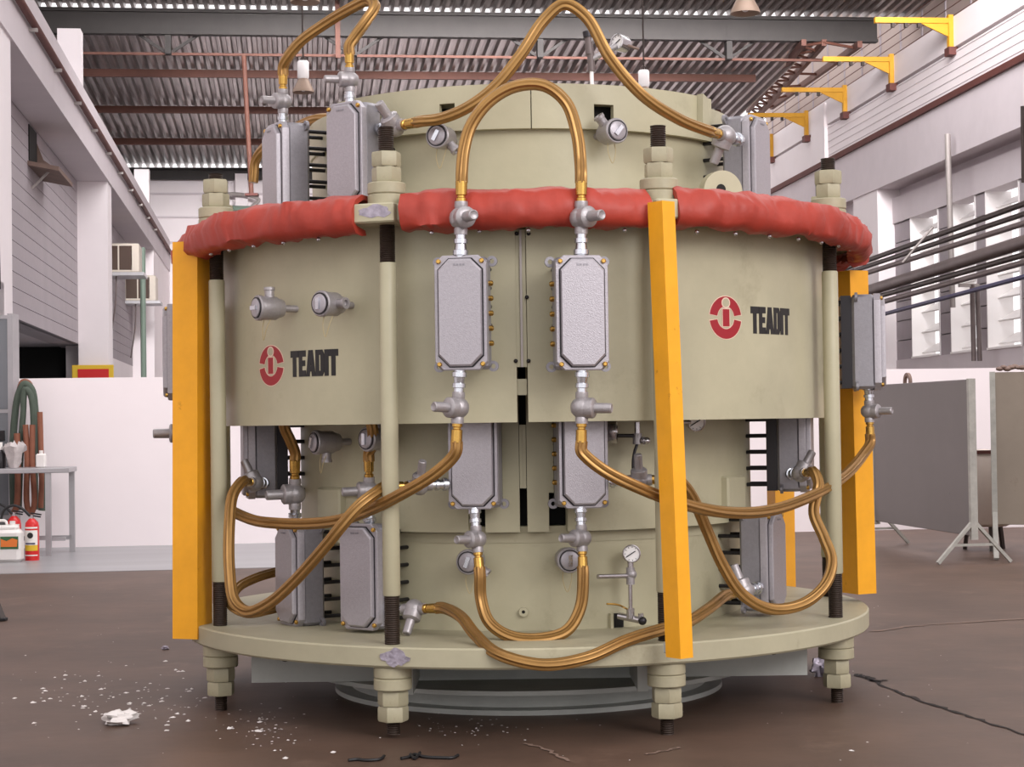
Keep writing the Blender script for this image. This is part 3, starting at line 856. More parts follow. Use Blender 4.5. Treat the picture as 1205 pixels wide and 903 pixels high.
# ragged bracket on the cap at right, lifting lug
pa, za = cyl(823, 128, 0.972)
mb = MB().prism([(-0.02, -0.05), (0.02, -0.09), (0.03, -0.02), (0.01, 0.06), (-0.015, 0.07)], -0.03, 0.0)
mb.obj('cap_bracket', 'cream_plate', root, M(pa, 0.972, 2.45), rad(pa))
pa, za = cyl(848, 235, 1.22)
mb = MB()
n = 20
outer = [(0.085 * math.cos(math.pi * i / n), 0.085 + 0.085 * math.sin(math.pi * i / n)) for i in range(n + 1)]
pts = [(0.085, 0.0)] + outer + [(-0.085, 0.0)]
hol = [(0.028 * math.cos(2 * math.pi * i / 16), 0.095 + 0.028 * math.sin(2 * math.pi * i / 16)) for i in range(16)]
mb.prism(pts, -0.025, 0.025)
lug = mb.obj('lifting_lug', 'cream_paint', root, M(pa, 1.22, ZF1), rad(pa) - 0.35)
MB().lathe([(0.001, -0.027), (0.020, -0.027), (0.022, -0.02), (0.001, -0.02)], 18, Matrix.Translation((-0.01, 0, 0.095)) @ Matrix.Rotation(rad(-90), 4, 'X')).obj('lug_hole', 'shade_black', lug)

# ---- tie rods
def hexa(r): return [(r * math.cos(math.pi / 3 * i + 0.26), r * math.sin(math.pi / 3 * i + 0.26)) for i in range(6)]
def nut_mesh(r, h):
    mb = MB(); hp = hexa(r)
    rings = [[(x * 0.94, y * 0.94, 0) for x, y in hp], [(x, y, h * 0.12) for x, y in hp], [(x, y, h * 0.88) for x, y in hp], [(x * 0.94, y * 0.94, h) for x, y in hp]]
    vs = [p for r_ in rings for p in r_]
    fs = [tuple(reversed(range(6))), tuple(range(18, 24))]
    for k in range(3):
        for i in range(6):
            j = (i + 1) % 6
            fs.append((k * 6 + i, k * 6 + j, (k + 1) * 6 + j, (k + 1) * 6 + i))
    return mb.add(vs, fs).mesh('nut', 'cream_nut')
nutA = nut_mesh(0.058, 0.056)
nutB = nut_mesh(0.056, 0.056)
wash = MB().lathe([(0.001, 0), (0.068, 0), (0.072, 0.004), (0.072, 0.040), (0.068, 0.044), (0.001, 0.044)], 32).mesh('washer', 'cream_nut')
def thread(z0, z1, r=0.03):
    prof = []
    z = z0
    while z < z1:
        prof += [(r, z), (r - 0.0025, z + 0.004)]; z += 0.008
    prof.append((r, z1))
    return MB().lathe(prof, 18, None, 0, False)
rod_def = [(-21.4, 0.015, 2.29), (21.0, 0.0, 2.28), (-64.3, 0.0, 2.22), (63.6, 0.0, 2.245), (100, 0, 2.25), (-100, 0, 2.25), (150, 0, 2.25), (-150, 0, 2.25)]
TR = 1.415
shaft = MB().lathe([(0.030, 0.53), (0.033, 0.535), (0.033, 1.775), (0.030, 1.78)], 20).mesh('shaft', 'cream_paint')
for phi, zb, ztop in rod_def:
    tr = empty('tie_rod', M(phi, TR, 0), rad(phi), root)
    link('shaft', shaft, tr)
    thread(0.345, 0.54).obj('lower_thread', 'black_thread', tr)
    thread(1.77, 1.93).obj('upper_thread', 'black_thread', tr)
    thread(0.0 + zb, 0.30, 0.026).obj('stud_end', 'black_thread', tr)
    thread(2.1, ztop, 0.03).obj('stud_top', 'black_thread', tr)
    for k in range(2):
        link('washer', wash, tr, (0, 0, ZP0 - 0.045 * (k + 1)))
        link('nut', nutA, tr, (0, 0, ZP0 - 0.092 - 0.058 * (k + 1)), 0.3 * k)
        link('washer', wash, tr, (0, 0, ZF1 + 0.045 * k))
        link('nut', nutB, tr, (0, 0, ZF1 + 0.092 + 0.058 * k), 0.4 * k)
# flange tabs carrying the near rods, with scraped paint
for phi, w in ((-21.9, 0.088), (21.6, 0.075)):
    o = bevel_box(-w, w, -0.055, 0.05, ZF0 - 0.004, ZF1 + 0.004, 0.006).obj('flange_tab', 'cream_paint', root, M(phi, 1.465, 0), rad(phi))
    if phi < 0:
        pts = [(0.062 * math.cos(a) * (1 + 0.25 * random.uniform(-1, 1)) + 0.015, ZF1 - 0.028 + 0.022 * math.sin(a) * (1 + 0.3 * random.uniform(-1, 1))) for a in [i * 2 * math.pi / 18 for i in range(18)]]
        MB().prism(pts, -0.0565, -0.05).obj('scraped_patch', 'silver_scuff', o)
pa, za = cyl(464, 774, 1.5)
pts = [(0.052 * math.cos(a) * (1 + 0.3 * random.uniform(-1, 1)), za + 0.030 * math.sin(a) * (1 + 0.35 * random.uniform(-1, 1))) for a in [i * 2 * math.pi / 20 for i in range(20)]]
MB().prism(pts, -0.003, 0.004).obj('scraped_patch', 'silver_scuff', plate, M(pa, 1.5, 0), rad(pa))

# ---- yellow posts (angle section, corner outward)
def post(pb, ptop, w, d, rz, name='yellow_post'):
    """pb, ptop world points of the outer front corner line; angle profile"""
    pb, ptop = P(Vector(pb)), P(Vector(ptop))
    o = empty(name, pb, rz, root)
    ax = Matrix.Rotation(-rz, 3, 'Z') @ (ptop - pb)
    def prof(p): return [(0, 0), (w, 0), (w, 0.012), (0.012, 0.012), (0.012, d), (0, d)]
    def slab(x0, x1, y0, y1):
        vs = [Vector((x0, y0, 0)), Vector((x1, y0, 0)), Vector((x1, y1, 0)), Vector((x0, y1, 0))]
        vs = vs + [v + ax for v in vs]
        return MB().add(vs, [(0, 3, 2, 1), (4, 5, 6, 7), (0, 1, 5, 4), (1, 2, 6, 5), (2, 3, 7, 6), (3, 0, 4, 7)])
    slab(0, w, 0, 0.014).obj('front_web', 'yellow_paint', o)
    slab(0, 0.014, 0.0141, d).obj('side_flange', 'yellow_paint', o)
    slab(w - 0.014, w, 0.0141, d).obj('side_flange', 'yellow_paint', o)
    bevel_box(0.004, w - 0.004, 0.02, d + 0.02, 0.012, 0.05, 0.004).obj('foot_clip', 'grey_primer', o)
    return o
# left post: broad face to the camera
b = at(203, 752, 7.45); t = at(203, 285, 7.45)
post(b, t, 0.115, 0.13, rad(-18))
# front post, corner towards the camera
b = at(801, 776, 6.46); t = at(779, 236, 6.50)
o = post(b, t, 0.062, 0.078, rad(38))
# right post
b = at(1010, 700, 8.0); t = at(1000, 318, 8.0)
post(b, t, 0.10, 0.12, rad(26))
# rear posts
for phi in (125,):
    p = M(phi, 1.52, 0.25) + AX
    post(p, p + Vector((0, 0, 1.72)), 0.10, 0.12, rad(12))

# ---- red padded covers around the flange
def cover(p0, p1, label, seed, droop0=0.0, droop1=0.0, flap=0.0):
    mb = MB()
    prof = [(1.36, 2.005), (1.40, 2.03), (1.46, 2.035), (1.515, 2.015), (1.54, 1.965), (1.535, 1.915), (1.515, 1.892), (1.47, 1.885), (1.44, 1.895),
            (1.44, 1.907), (1.50, 1.912), (1.52, 1.96), (1.495, 2.003), (1.45, 2.017), (1.40, 2.015), (1.36, 1.995)]
    n = max(12, int((p1 - p0) * 2.6)); m_ = len(prof)
    vs = []
    for i in range(n + 1):
        t = i / n
        phi = p0 + (p1 - p0) * t
        dz = -droop0 * (1 - t) ** 3 - droop1 * t ** 3
        bulge = 1.0
        for j, (r, z) in enumerate(prof):
            q = Vector((phi * 0.16, j * 0.7 if j < 9 else (15 - j) * 0.7, seed))
            nn = mnoise.noise(q) * 0.020 + mnoise.noise(q * 2.7) * 0.014 + mnoise.noise(q * 6.1) * 0.006
            fold = 0.010 * math.sin(phi * 0.9 + j * 0.8 + seed) * mnoise.noise(Vector((phi * 0.05, seed, 3.1)))
            rr = r + (nn + fold) * (1.0 if r > 1.42 else 0.3)
            zz = z + dz + (nn * 0.9 if 2 < j < 13 else nn * 0.4)
            if j in (6, 7, 8, 9, 10): zz -= 0.010 * max(0, mnoise.noise(Vector((phi * 0.22, seed + 9, 0))))
            vs.append(M(phi, rr, zz))
    fs = []
    for i in range(n):
        for j in range(m_):
            k = (j + 1) % m_
            fs.append((i * m_ + j, i * m_ + k, (i + 1) * m_ + k, (i + 1) * m_ + j))
    fs.append(tuple(range(m_))); fs.append(tuple(reversed(range(n * m_, n * m_ + m_))))
    mb.add(vs, fs, 0, True)
    o = mb.obj('padded_cover', 'red_cover', None, (MX, MY, 0), 0.0, 75)
    tag(o, label, 'cover', 'red padded covers around the flange')
    # lacing studs under the hem
    sm = MB().sphere((0, 0, 0), 0.009, 8, 6).mesh('stud', 'chrome')
    a = p0 + 4
    while a < p1 - 3:
        link('stud', sm, o, M(a, 1.475, 1.878)); a += 7.0
    return o
cover(-92, -24.6, 'red padded cover on the left part of the machine rim', 1.7, 0.07, 0.0)
cover(-17.5, 18.0, 'red padded cover along the front centre of the rim', 4.2)
cover(22.0, 84, 'red padded cover on the right part of the machine rim', 7.9, -0.01, 0.03)
cover(85, 106, 'dark red loose cover end hanging at the right end of the rim', 12.3, 0.05, 0.10)

# ---- emblem and lettering on the skirt
def curved(polys, phi0, zc, h, wang, off, mi, mb):
    """polys in units of the mark's half height, wrapped on the skirt"""
    for poly in polys:
        vs = [M(phi0 + x * wang, RS + off, zc + y * h) for x, y in poly]
        nb = len(vs)
        vin = [M(phi0 + x * wang, RS - 0.002, zc + y * h) for x, y in poly]
        fs = [tuple(range(nb))] + [(i, i + nb, (i + 1) % nb + nb, (i + 1) % nb) for i in range(nb)]
        mb.add(vs + vin, fs, mi)
def ring_polys(r0, r1, a0, a1, n=18):
    out = []
    for i in range(n):
        p, q = a0 + (a1 - a0) * i / n, a0 + (a1 - a0) * (i + 1) / n
        out.append([(r0 * math.cos(p), r0 * math.sin(p)), (r1 * math.cos(p), r1 * math.sin(p)), (r1 * math.cos(q), r1 * math.sin(q)), (r0 * math.cos(q), r0 * math.sin(q))])
    return out
def disc(cx, cy, r, n=20): return [[(cx + r * math.cos(2 * math.pi * i / n), cy + r * 0.95 * math.sin(2 * math.pi * i / n)) for i in range(n)]]
def rect(x0, x1, y0, y1): return [[(x0, y0), (x1, y0), (x1, y1), (x0, y1)]]
def emblem(px0, px1, py0, py1, par):
    pc, zc = cyl((px0 + px1) / 2, (py0 + py1) / 2, RS)
    h = (cyl((px0 + px1) / 2, py0, RS)[1] - cyl((px0 + px1) / 2, py1, RS)[1]) / 2
    wa = (cyl(px1, py0, RS)[0] - cyl(px0, py0, RS)[0]) / 2
    mb = MB()
    g = 0.155
    for s in (0, math.pi):
        curved(ring_polys(0.51, 1.04, s + 0.12, s + math.pi - 0.12), pc, zc, h, wa, 0.0010, 1, mb)
        curved(ring_polys(0.54, 1.0, s + g, s + math.pi - g), pc, zc, h, wa, 0.0018, 0, mb)
    curved(disc(0, 0.70, 0.27), pc, zc, h, wa, 0.0024, 1, mb)
    curved(disc(0, 0.70, 0.21), pc, zc, h, wa, 0.0030, 2, mb)
    curved(rect(-0.25, 0.25, -0.44, 0.44), pc, zc, h, wa, 0.0024, 1, mb)
    curved(rect(-0.21, 0.21, -0.41, 0.40), pc, zc, h, wa, 0.0030, 0, mb)
    o = mb.obj('emblem', ['logo_red', 'logo_white', 'cream_paint'], par)
    o['label'] = 'round red emblem with pale outline'
LET = {
    'T': rect(-0.5, 0.5, 0.74, 1) + rect(-0.22, 0.22, 0, 0.76),
    'E': rect(-0.46, -0.02, 0, 1) + rect(-0.1, 0.46, 0.76, 1) + rect(-0.1, 0.38, 0.40, 0.62) + rect(-0.1, 0.46, 0, 0.24),
    'A': [[(-0.52, 0), (-0.12, 0), (0.10, 1), (-0.24, 1)], [(0.52, 0), (0.24, 1), (-0.10, 1), (0.12, 0)]] + rect(-0.22, 0.22, 0.18, 0.38),
    'D': rect(-0.48, -0.07, 0, 1) + [[(-0.15, 0.80), (0.1, 0.80), (0.3, 1), (-0.15, 1)], [(-0.15, 0), (0.3, 0), (0.1, 0.2), (-0.15, 0.2)], [(0.08, 0.1), (0.3, 0), (0.5, 0.2), (0.5, 0.8), (0.3, 1), (0.08, 0.9)]],
    'I': rect(-0.22, 0.22, 0, 1),
}
def word(px0, px1, pyl0, pyl1, pyr0, pyr1, par):
    pA, zA1 = cyl(px0, pyl0, RS); zA0 = cyl(px0, pyl1, RS)[1]
    pB, zB1 = cyl(px1, pyr0, RS); zB0 = cyl(px1, pyr1, RS)[1]
    z0, z1 = (zA0 + zB0) / 2, (zA1 + zB1) / 2
    widths = [('T', 1.0), ('E', 0.92), ('A', 1.05), ('D', 1.0), ('I', 0.46), ('T', 1.0)]
    gap = 0.0
    tot = sum(w for _, w in widths) + gap * 5
    x = 0; mb = MB()
    for ch_, w in widths:
        cx = x + w / 2
        sc = w if ch_ != 'I' else 1.0
        polys = [[((cx + a * sc * 1.0) / tot, b_) for a, b_ in q] for q in LET[ch_]]
        curved(polys, pA, z0, (z1 - z0), (pB - pA), 0.0015, 0, mb)
        x += w + gap
    o = mb.obj('lettering', 'logo_black', par)
    o['label'] = 'black lettering TEADIT'
emblem(305, 333, 407, 454, skl)
word(342, 398, 414, 444, 410, 442, skl)
emblem(835.5, 872.5, 349, 399, skr)
word(883, 928.5, 360, 391, 364, 396, skr)

# ---- junction boxes
BW, BH, BD = 0.0925, 0.205, 0.145
def junction_meshes():
    body = bevel_box(-BW, BW, -0.10, 0.0, -BH, BH, 0.012)
    bm = body.mesh('junction_box', 'hammer_grey_side')
    fl_ = MB().prism(poly_oct(BW + 0.004, BH + 0.004, 0.03), -0.125, -0.095, 0, None, 0.004).mesh('box_flange', 'hammer_grey')
    ld = MB().prism(poly_oct(BW - 0.013, BH - 0.010, 0.040), -0.145, -0.1245, 0, None, 0.007).mesh('lid', 'hammer_grey')
    gr = MB().prism(poly_oct(BW - 0.008, BH - 0.006, 0.041), -0.1262, -0.120).mesh('gasket', 'dark_steel')
    sc = MB().lathe([(0.001, 0), (0.009, 0), (0.009, -0.008), (0.006, -0.011), (0.001, -0.011)], 10, Matrix.Rotation(rad(-90), 4, 'X')).mesh('screw', 'brass')
    lg = MB().lathe([(0.009, -0.006), (0.020, -0.006), (0.020, 0.006), (0.009, 0.006)], 14, Matrix.Rotation(rad(90), 4, 'X'), 0, True, True).mesh('mounting_lug', 'hammer_grey_side')
    bs = MB().lathe([(0.001, 0), (0.010, 0), (0.010, 0.012), (0.006, 0.016), (0.001, 0.016)], 10, Matrix.Rotation(rad(90), 4, 'Y')).mesh('side_plug', 'brass')
    st = MB().rod((0, -0.01, 0), (0, 0.17, 0), 0.008, 8).mesh('standoff_bolt', 'dark_steel')
    bk = MB().box(-BW * 0.9, BW * 0.9, 0.0005, 0.045, -BH * 0.98, BH * 0.98).mesh('back_plate', 'dark_steel')
    mk = MB()
    for i, w_ in enumerate((-0.018, -0.007, 0.005, 0.016)):
        mk.box(w_ - 0.004, w_ + 0.004, -0.1468, -0.1445, BH - 0.035, BH - 0.028)
    mk = mk.mesh('cast_mark', 'hammer_grey_side')
    return bm, fl_, ld, gr, sc, lg, bs, st, bk, mk
JM = junction_meshes()
def junction(phi, rface, z, bolts=0.06, plugs=0, backplate=True, tilt=0.0):
    bm, fl_, ld, gr, sc, lg, bs, st, bk, mk = JM
    o = link('junction_box', bm, root, M(phi, rface - BD, z), rad(phi))
    link('box_flange', fl_, o); link('gasket', gr, o); link('lid', ld, o); link('cast_mark', mk, o)
    for sx in (-1, 1):
        for sz in (-1, 1):
            link('screw', sc, o, (sx * (BW - 0.013), -0.124, sz * (BH - 0.018)))
            link('mounting_lug', lg, o, (sx * (BW + 0.008), -0.02, sz * (BH - 0.012)))
    if plugs:
        for k in range(5):
            q = link('side_plug', bs, o, (plugs * BW, -0.05, -0.11 + k * 0.055))
            if plugs < 0: q.rotation_euler = (0, 0, math.pi)
    if backplate: link('back_plate', bk, o)
    for sx in (-1, 1):
        for k in range(6):
            link('standoff_bolt', st, o, (sx * BW * 0.75, 0, -BH * 0.85 + k * BH * 0.34))
    return o
def zat(px, py, Y): return at(px, py, Y).z
FS, FM, FLW, FU = 1.59, 1.225, 1.19, 1.17
BOX = {}
def jb(key, phi, rf, py, **kw):
    # height from the picture row of the box centre, at the box's own distance
    Y = MY - (rf - 0.07) * math.cos(rad(phi))
    x = MX + (rf - 0.07) * math.sin(rad(phi))
    px = 602.5 + (x / Y) * F
    z = at(px, py, Y).z
    o = junction(phi, rf, z, **kw)
    BOX[key] = (phi, rf, z)
    return o
jb('A', cyl(541, 369, FS)[0], FS, 369, plugs=1, backplate=False)
jb('B', cyl(686.5, 369, FS)[0], FS, 369, plugs=-1, backplate=False)
jb('C', 82, FS, 403)
jb('D', -82, FS, 415)
jb('E', cyl(555, 535, FM)[0], FM, 535)
jb('F', cyl(688, 534, FM)[0], FM, 534, plugs=-1)
jb('G', 76, 1.275, 522)
jb('H', -77, 1.26, 530)
jb('I', -57, 1.20, 676, backplate=False)
jb('J', -35, FLW, 678, backplate=False)
jb('K', 62, FLW, 660, backplate=False)
jb('L', -60, 1.215, 205, backplate=False)
jb('M', -38.3, FU, 183, backplate=False)
jb('N', 59, FU, 197, backplate=False)
def bpt(key, dx, dy, dz):
    """point in a box's own frame: dx along its width, dy depth (0 back, -0.145 lid), dz height, in machine space"""
    phi, rf, z = BOX[key]
    a = rad(phi)
    base = M(phi, rf - BD, z)
    return base + Vector((math.cos(a) * dx - math.sin(a) * dy, math.sin(a) * dx + math.cos(a) * dy, dz))

# ---- conduit seals, hoses
def seal_meshes():
    zn = MB().lathe([(0.001, 0), (0.024, 0), (0.024, 0.006), (0.030, 0.008), (0.030, 0.026), (0.024, 0.028), (0.021, 0.05), (0.027, 0.052), (0.027, 0.068), (0.021, 0.07), (0.021, 0.085), (0.001, 0.085)], 18).mesh('union', 'zinc')
    bd = MB().lathe([(0.001, 0.085), (0.025, 0.085), (0.026, 0.105), (0.024, 0.112), (0.034, 0.118), (0.043, 0.132), (0.045, 0.148), (0.042, 0.164), (0.033, 0.176), (0.024, 0.184), (0.026, 0.192), (0.025, 0.21), (0.001, 0.21)], 24).mesh('conduit_seal', 'cast_aluminium')
    T = Matrix.Translation((0.0, 0, 0.148)) @ Matrix.Rotation(rad(90), 4, 'Y')
    pl = MB().lathe([(0.001, 0.0), (0.041, 0.0), (0.041, 0.048), (0.036, 0.053), (0.021, 0.056), (0.020, 0.12), (0.016, 0.124), (0.013, 0.122), (0.001, 0.121)], 20, T).mesh('plug', 'cast_aluminium')
    fe = MB().lathe([(0.001, 0.21), (0.021, 0.21), (0.021, 0.222), (0.016, 0.225), (0.016, 0.232), (0.022, 0.235), (0.023, 0.285), (0.020, 0.288), (0.001, 0.288)], 18).mesh('ferrule', 'brass')
    return zn, bd, pl, fe
SM = seal_meshes()
def seal(start, axis, plug, ferrule=True):
    """start in machine space; returns hose end (machine space) and direction"""
    z = Vector(axis).normalized()
    x = Vector(plug); x = (x - z * x.dot(z)).normalized()
    y = z.cross(x)
    R = Matrix(((x.x, y.x, z.x), (x.y, y.y, z.y), (x.z, y.z, z.z)))
    o = link('conduit_seal', SM[1], root, start)
    o.rotation_euler = R.to_euler()
    link('union', SM[0], o); link('plug', SM[2], o)
    if ferrule: link('ferrule', SM[3], o)
    return Vector(start) + z * 0.28, z
def hose(e0, way, e1, r=0.021, name='brass_hose'):
    pts = []
    if e0: pts += [e0[0], e0[0] + e0[1] * 0.035]
    pts += [P(at(*w)) for w in way]
    if e1: pts += [e1[0] + e1[1] * 0.035, e1[0]]
    return MB().tube(pts, r, 42, 0, 7, 0.12, 0.012, True, 8).obj(name, 'brass_hose', root)

def sealp(p0, p1, plug):
    """seal between two picture points with their distances: box wall and end of the brass ferrule"""
    a, b = P(at(*p0)), P(at(*p1))
    d = b - a
    k = d.length / 0.288
    z = d.normalized()
    x = Vector(plug); x = (x - z * x.dot(z)).normalized()
    y = z.cross(x)
    R = Matrix(((x.x, y.x, z.x), (x.y, y.y, z.y), (x.z, y.z, z.z)))
    o = link('conduit_seal', SM[1], root, a)
    o.rotation_euler = R.to_euler()
    w = min(1.0, max(0.85, k))
    o.scale = (w, w, k)
    link('union', SM[0], o); link('plug', SM[2], o); link('ferrule', SM[3], o)
    return b - z * 0.008, z
A_t = sealp((542, 303, 6.52), (543, 213, 6.52), (0.45, -1, 0.1))
B_t = sealp((684, 302, 6.52), (684, 213, 6.52), (0.75, -1, 0.05))
A_b = sealp((541, 436, 6.52), (537, 522, 6.52), (-0.9, -0.8, 0.3))
B_b = sealp((685, 436, 6.52), (684, 522, 6.52), (1, -0.35, 0.05))
C_b = sealp((1022, 454, 7.85), (1024, 513, 7.85), (0.9, -0.6, 0.0))
D_b = seal(bpt('D', 0, -0.07, -BH), (0, 0, -1), (-1, -0.25, 0.0))
E_b = sealp((558, 598, 6.88), (564, 670, 6.85), (-0.85, -0.9, -0.4))
F_b = sealp((683, 597, 6.88), (686, 669, 6.85), (-0.9, -0.7, 0.3))
E_l = sealp((527, 570, 6.88), (462, 573, 6.80), (-0.1, -0.55, 1))
F_r = sealp((717, 567, 6.88), (786, 564, 6.86), (0.6, -0.35, 1))
J_t = sealp((435, 616, 7.15), (434, 541, 7.12), (-1, -0.3, -0.1))
I_t = sealp((347, 624, 7.45), (347, 541, 7.42), (-1, -0.45, 0.0))
H_f = sealp((311, 569, 7.66), (288, 567, 7.42), (-0.5, 0.1, 1))
G_f = sealp((930, 558, 7.66), (955, 556, 7.42), (0.6, 0.1, 1))
K_f = sealp((893, 692, 7.42), (858, 700, 7.20), (-0.35, 0.2, 1))
M_t = sealp((412, 127, 7.22), (411, 62, 7.20), (-1, -0.35, 0.0))
L_t = sealp((333, 153, 7.48), (333, 87, 7.46), (-0.8, -0.7, 0.0))
M_r = sealp((438, 154, 7.2), (490, 144, 7.0), (-0.8, -0.1, 0.7))
N_l = sealp((870, 165, 7.36), (836, 155, 7.12), (-0.5, 0.1, -1))
J_r = sealp((458, 718, 7.1), (516, 716, 6.95), (-0.5, -0.4, -1))

hose(A_t, [(546, 175, 6.54), (554, 148, 6.55), (575, 120, 6.55), (606, 102, 6.55), (640, 101, 6.55), (666, 121, 6.55), (679, 158, 6.55), (683, 188, 6.54)], B_t)
hose(M_r, [(518, 140, 6.95), (550, 127, 6.9), (582, 103, 6.88), (612, 66, 6.88), (640, 24, 6.9), (664, 5, 6.9), (690, 20, 6.9), (718, 68, 6.9), (756, 112, 6.92), (800, 141, 7.0)], N_l)
hose(L_t, [(337, 70, 7.44), (353, 50, 7.42), (386, 26, 7.38), (418, 7, 7.3), (434, 0, 7.26), (441, 8, 7.22), (430, 26, 7.2), (417, 44, 7.2)], M_t)
hose(A_b, [(531, 540, 6.53), (508, 560, 6.56), (475, 580, 6.62), (440, 598, 6.75), (405, 611, 6.9), (370, 616, 7.05), (330, 616, 7.2), (298, 612, 7.35), (268, 599, 7.5), (245, 585, 7.62), (228, 560, 7.75)], D_b)
hose(E_l, [(441, 581, 6.72), (422, 596, 6.68), (404, 617, 6.68), (385, 641, 6.72), (345, 686, 6.86), (316, 711, 6.96), (291, 720, 7.05), (276, 708, 7.1), (270, 670, 7.16), (270, 615, 7.24), (274, 583, 7.32)], H_f)
hose(B_b, [(690, 538, 6.52), (711, 554, 6.52), (752, 574, 6.56), (800, 592, 6.65), (850, 603, 6.8), (900, 602, 7.0), (950, 586, 7.25), (992, 562, 7.55), (1015, 536, 7.78)], C_b)
hose(F_r, [(806, 573, 6.88), (818, 592, 6.92), (832, 625, 6.95), (850, 665, 6.97), (874, 700, 7.0), (908, 717, 7.05), (945, 711, 7.1), (971, 688, 7.15), (979, 660, 7.2), (970, 634, 7.25), (958, 605, 7.3), (961, 583, 7.34), (963, 570, 7.36)], G_f)
hose(E_b, [(566, 705, 6.85), (576, 733, 6.82), (600, 749, 6.8), (635, 752, 6.8), (667, 742, 6.82), (683, 715, 6.84)], F_b)
hose(J_r, [(543, 727, 6.8), (560, 748, 6.68), (588, 771, 6.53), (640, 783, 6.48), (690, 775, 6.5), (735, 755, 6.58), (775, 742, 6.68), (805, 734, 6.8), (835, 716, 7.0)], K_f)
hose(I_t, [(342, 520, 7.4), (334, 500, 7.38), (340, 470, 7.32), (385, 450, 7.15), (425, 470, 7.08), (438, 505, 7.06), (437, 526, 7.1)], J_t)
hose(None, [(330, 672, 7.7), (300, 681, 7.6), (278, 694, 7.5), (272, 712, 7.45), (290, 722, 7.4), (318, 718, 7.5), (348, 708, 7.7)], None, 0.018)
hose(None, [(298, 215, 8.2), (301, 188, 8.2), (318, 168, 8.1), (345, 152, 8.0), (372, 140, 7.85), (400, 140, 7.75)], None, 0.02)

# ---- round sensor heads
def head_meshes():
    T = Matrix.Rotation(rad(90), 4, 'X')
    b_ = MB().lathe([(0.001, -0.02), (0.034, -0.02), (0.040, 0.0), (0.046, 0.01), (0.046, 0.07), (0.050, 0.072), (0.050, 0.088), (0.046, 0.092), (0.001, 0.092)], 28, T).mesh('sensor_head', 'cast_aluminium')
    c_ = MB().lathe([(0.001, 0.09), (0.036, 0.09), (0.036, 0.098), (0.030, 0.101), (0.001, 0.101)], 24, T)
    c_ = c_.mesh('cap', 'hammer_grey')
    g_ = MB().box(-0.008, 0.008, -0.110, -0.100, -0.022, 0.022).mesh('grip_bar', 'zinc')
    r_ = MB().lathe([(0.038, 0.0915), (0.042, 0.0915), (0.042, 0.096), (0.038, 0.096)], 24, T, 0, True, True).mesh('cap_ring', 'dark_steel')
    p_ = MB().lathe([(0.001, 0.03), (0.019, 0.03), (0.019, 0.068), (0.022, 0.070), (0.022, 0.082), (0.012, 0.082), (0.010, 0.072), (0.001, 0.070)], 16).mesh('port', 'cast_aluminium')
    s_ = MB().rod((0, -0.02, 0), (0, 0.12, 0), 0.014, 12).mesh('stem', 'cast_aluminium')
    w_ = MB().tube([(-0.02, -0.05, -0.045), (-0.022, -0.055, -0.08), (-0.005, -0.06, -0.125), (0.012, -0.055, -0.08), (0.016, -0.04, -0.045)], 0.0018, 6).mesh('seal_wire', 'wire_pale')
    return b_, c_, g_, r_, p_, s_, w_
HM = head_meshes()
def head(px, py, rface, ports, turn=0.0, grip=0.0, wire=True, tw=0.0, rdrum=None):
    phi, z = cyl(px, py, rface)
    o = link('sensor_head', HM[0], root, M(phi, rface - 0.10, z), rad(phi) + rad(turn))
    link('cap', HM[1], o); link('cap_ring', HM[3], o); link('stem', HM[5], o)
    q = link('grip_bar', HM[2], o); q.rotation_euler = (0, rad(grip), 0)
    for a in ports:
        q = link('port', HM[4], o, (0, -0.035, 0)); q.rotation_euler = (0, rad(a), 0)
    if wire: link('seal_wire', HM[6], o)
head(303, 362, RS + 0.18, (0,), -12, 90)
head(378, 357, RS + 0.18, (90,), -8, 0)
head(516, 159, RU + 0.17, (135,), -6, 30)
head(724, 153, RU + 0.17, (-40,), 8, 40)
head(370, 521, RM + 0.17, (180,), -10, 20)
head(433, 517, RM + 0.17, (0,), -10, 0, False)
head(552, 662, RLW + 0.14, (130,), -4, 20)
head(671, 660, RLW + 0.14, (), 0, 0)

# ---- gauges and valves
def gauge(parent, c, r, face, depth=0.03, tilt=0.0):
    """c machine space, face = direction the dial looks"""
    q = Vector(face).to_track_quat('Z', 'Y')
    o = MB().lathe([(0.001, -depth), (r * 0.96, -depth), (r, -depth + 0.004), (r * 1.06, 0.0), (r * 1.06, 0.008), (r * 0.95, 0.010), (r * 0.92, 0.004), (r * 0.92, 0.0), (0.001, 0.0)], 32).obj('pressure_gauge', 'chrome', parent, c)
    o.rotation_euler = q.to_euler()
    MB().lathe([(0.001, 0.001), (r * 0.91, 0.001), (r * 0.91, 0.003), (0.001, 0.003)], 28).obj('dial', 'dial_white', o)
    MB().bar((-0.6 * r, -0.35 * r, 0.005), (0.45 * r, 0.3 * r, 0.005), 0.004, 0.002).obj('needle', 'logo_black', o)
    for k in range(9):
        a = rad(-40 + k * 32.5)
        MB().box(-0.0012, 0.0012, 0.70 * r, 0.84 * r, 0.003, 0.0038).obj('tick', 'logo_black', o).rotation_euler = (0, 0, a)
    return o
def pm(px, py, r): 
    phi, z = cyl(px, py, r); return M(phi, r, z)
rg_ = RLW + 0.09
gv = pm(741, 690, rg_)
st_ = empty('gauge_assembly', (0, 0, 0), 0, root)
gauge(st_, pm(743, 652, rg_), 0.034, (0.12, -1, 0.1))
z_ = lambda py: pm(741, py, rg_).z
def vert(px, y0, y1, r, mt, nm, par=st_, rr=None):
    a = pm(px, y1, rr or rg_); b_ = Vector((a.x, a.y, pm(px, y0, rr or rg_).z))
    MB().rod(a, b_, r, 14).obj(nm, mt, par)
    return a, b_
vert(742, 662, 668, 0.012, 'chrome', 'gauge_stem')
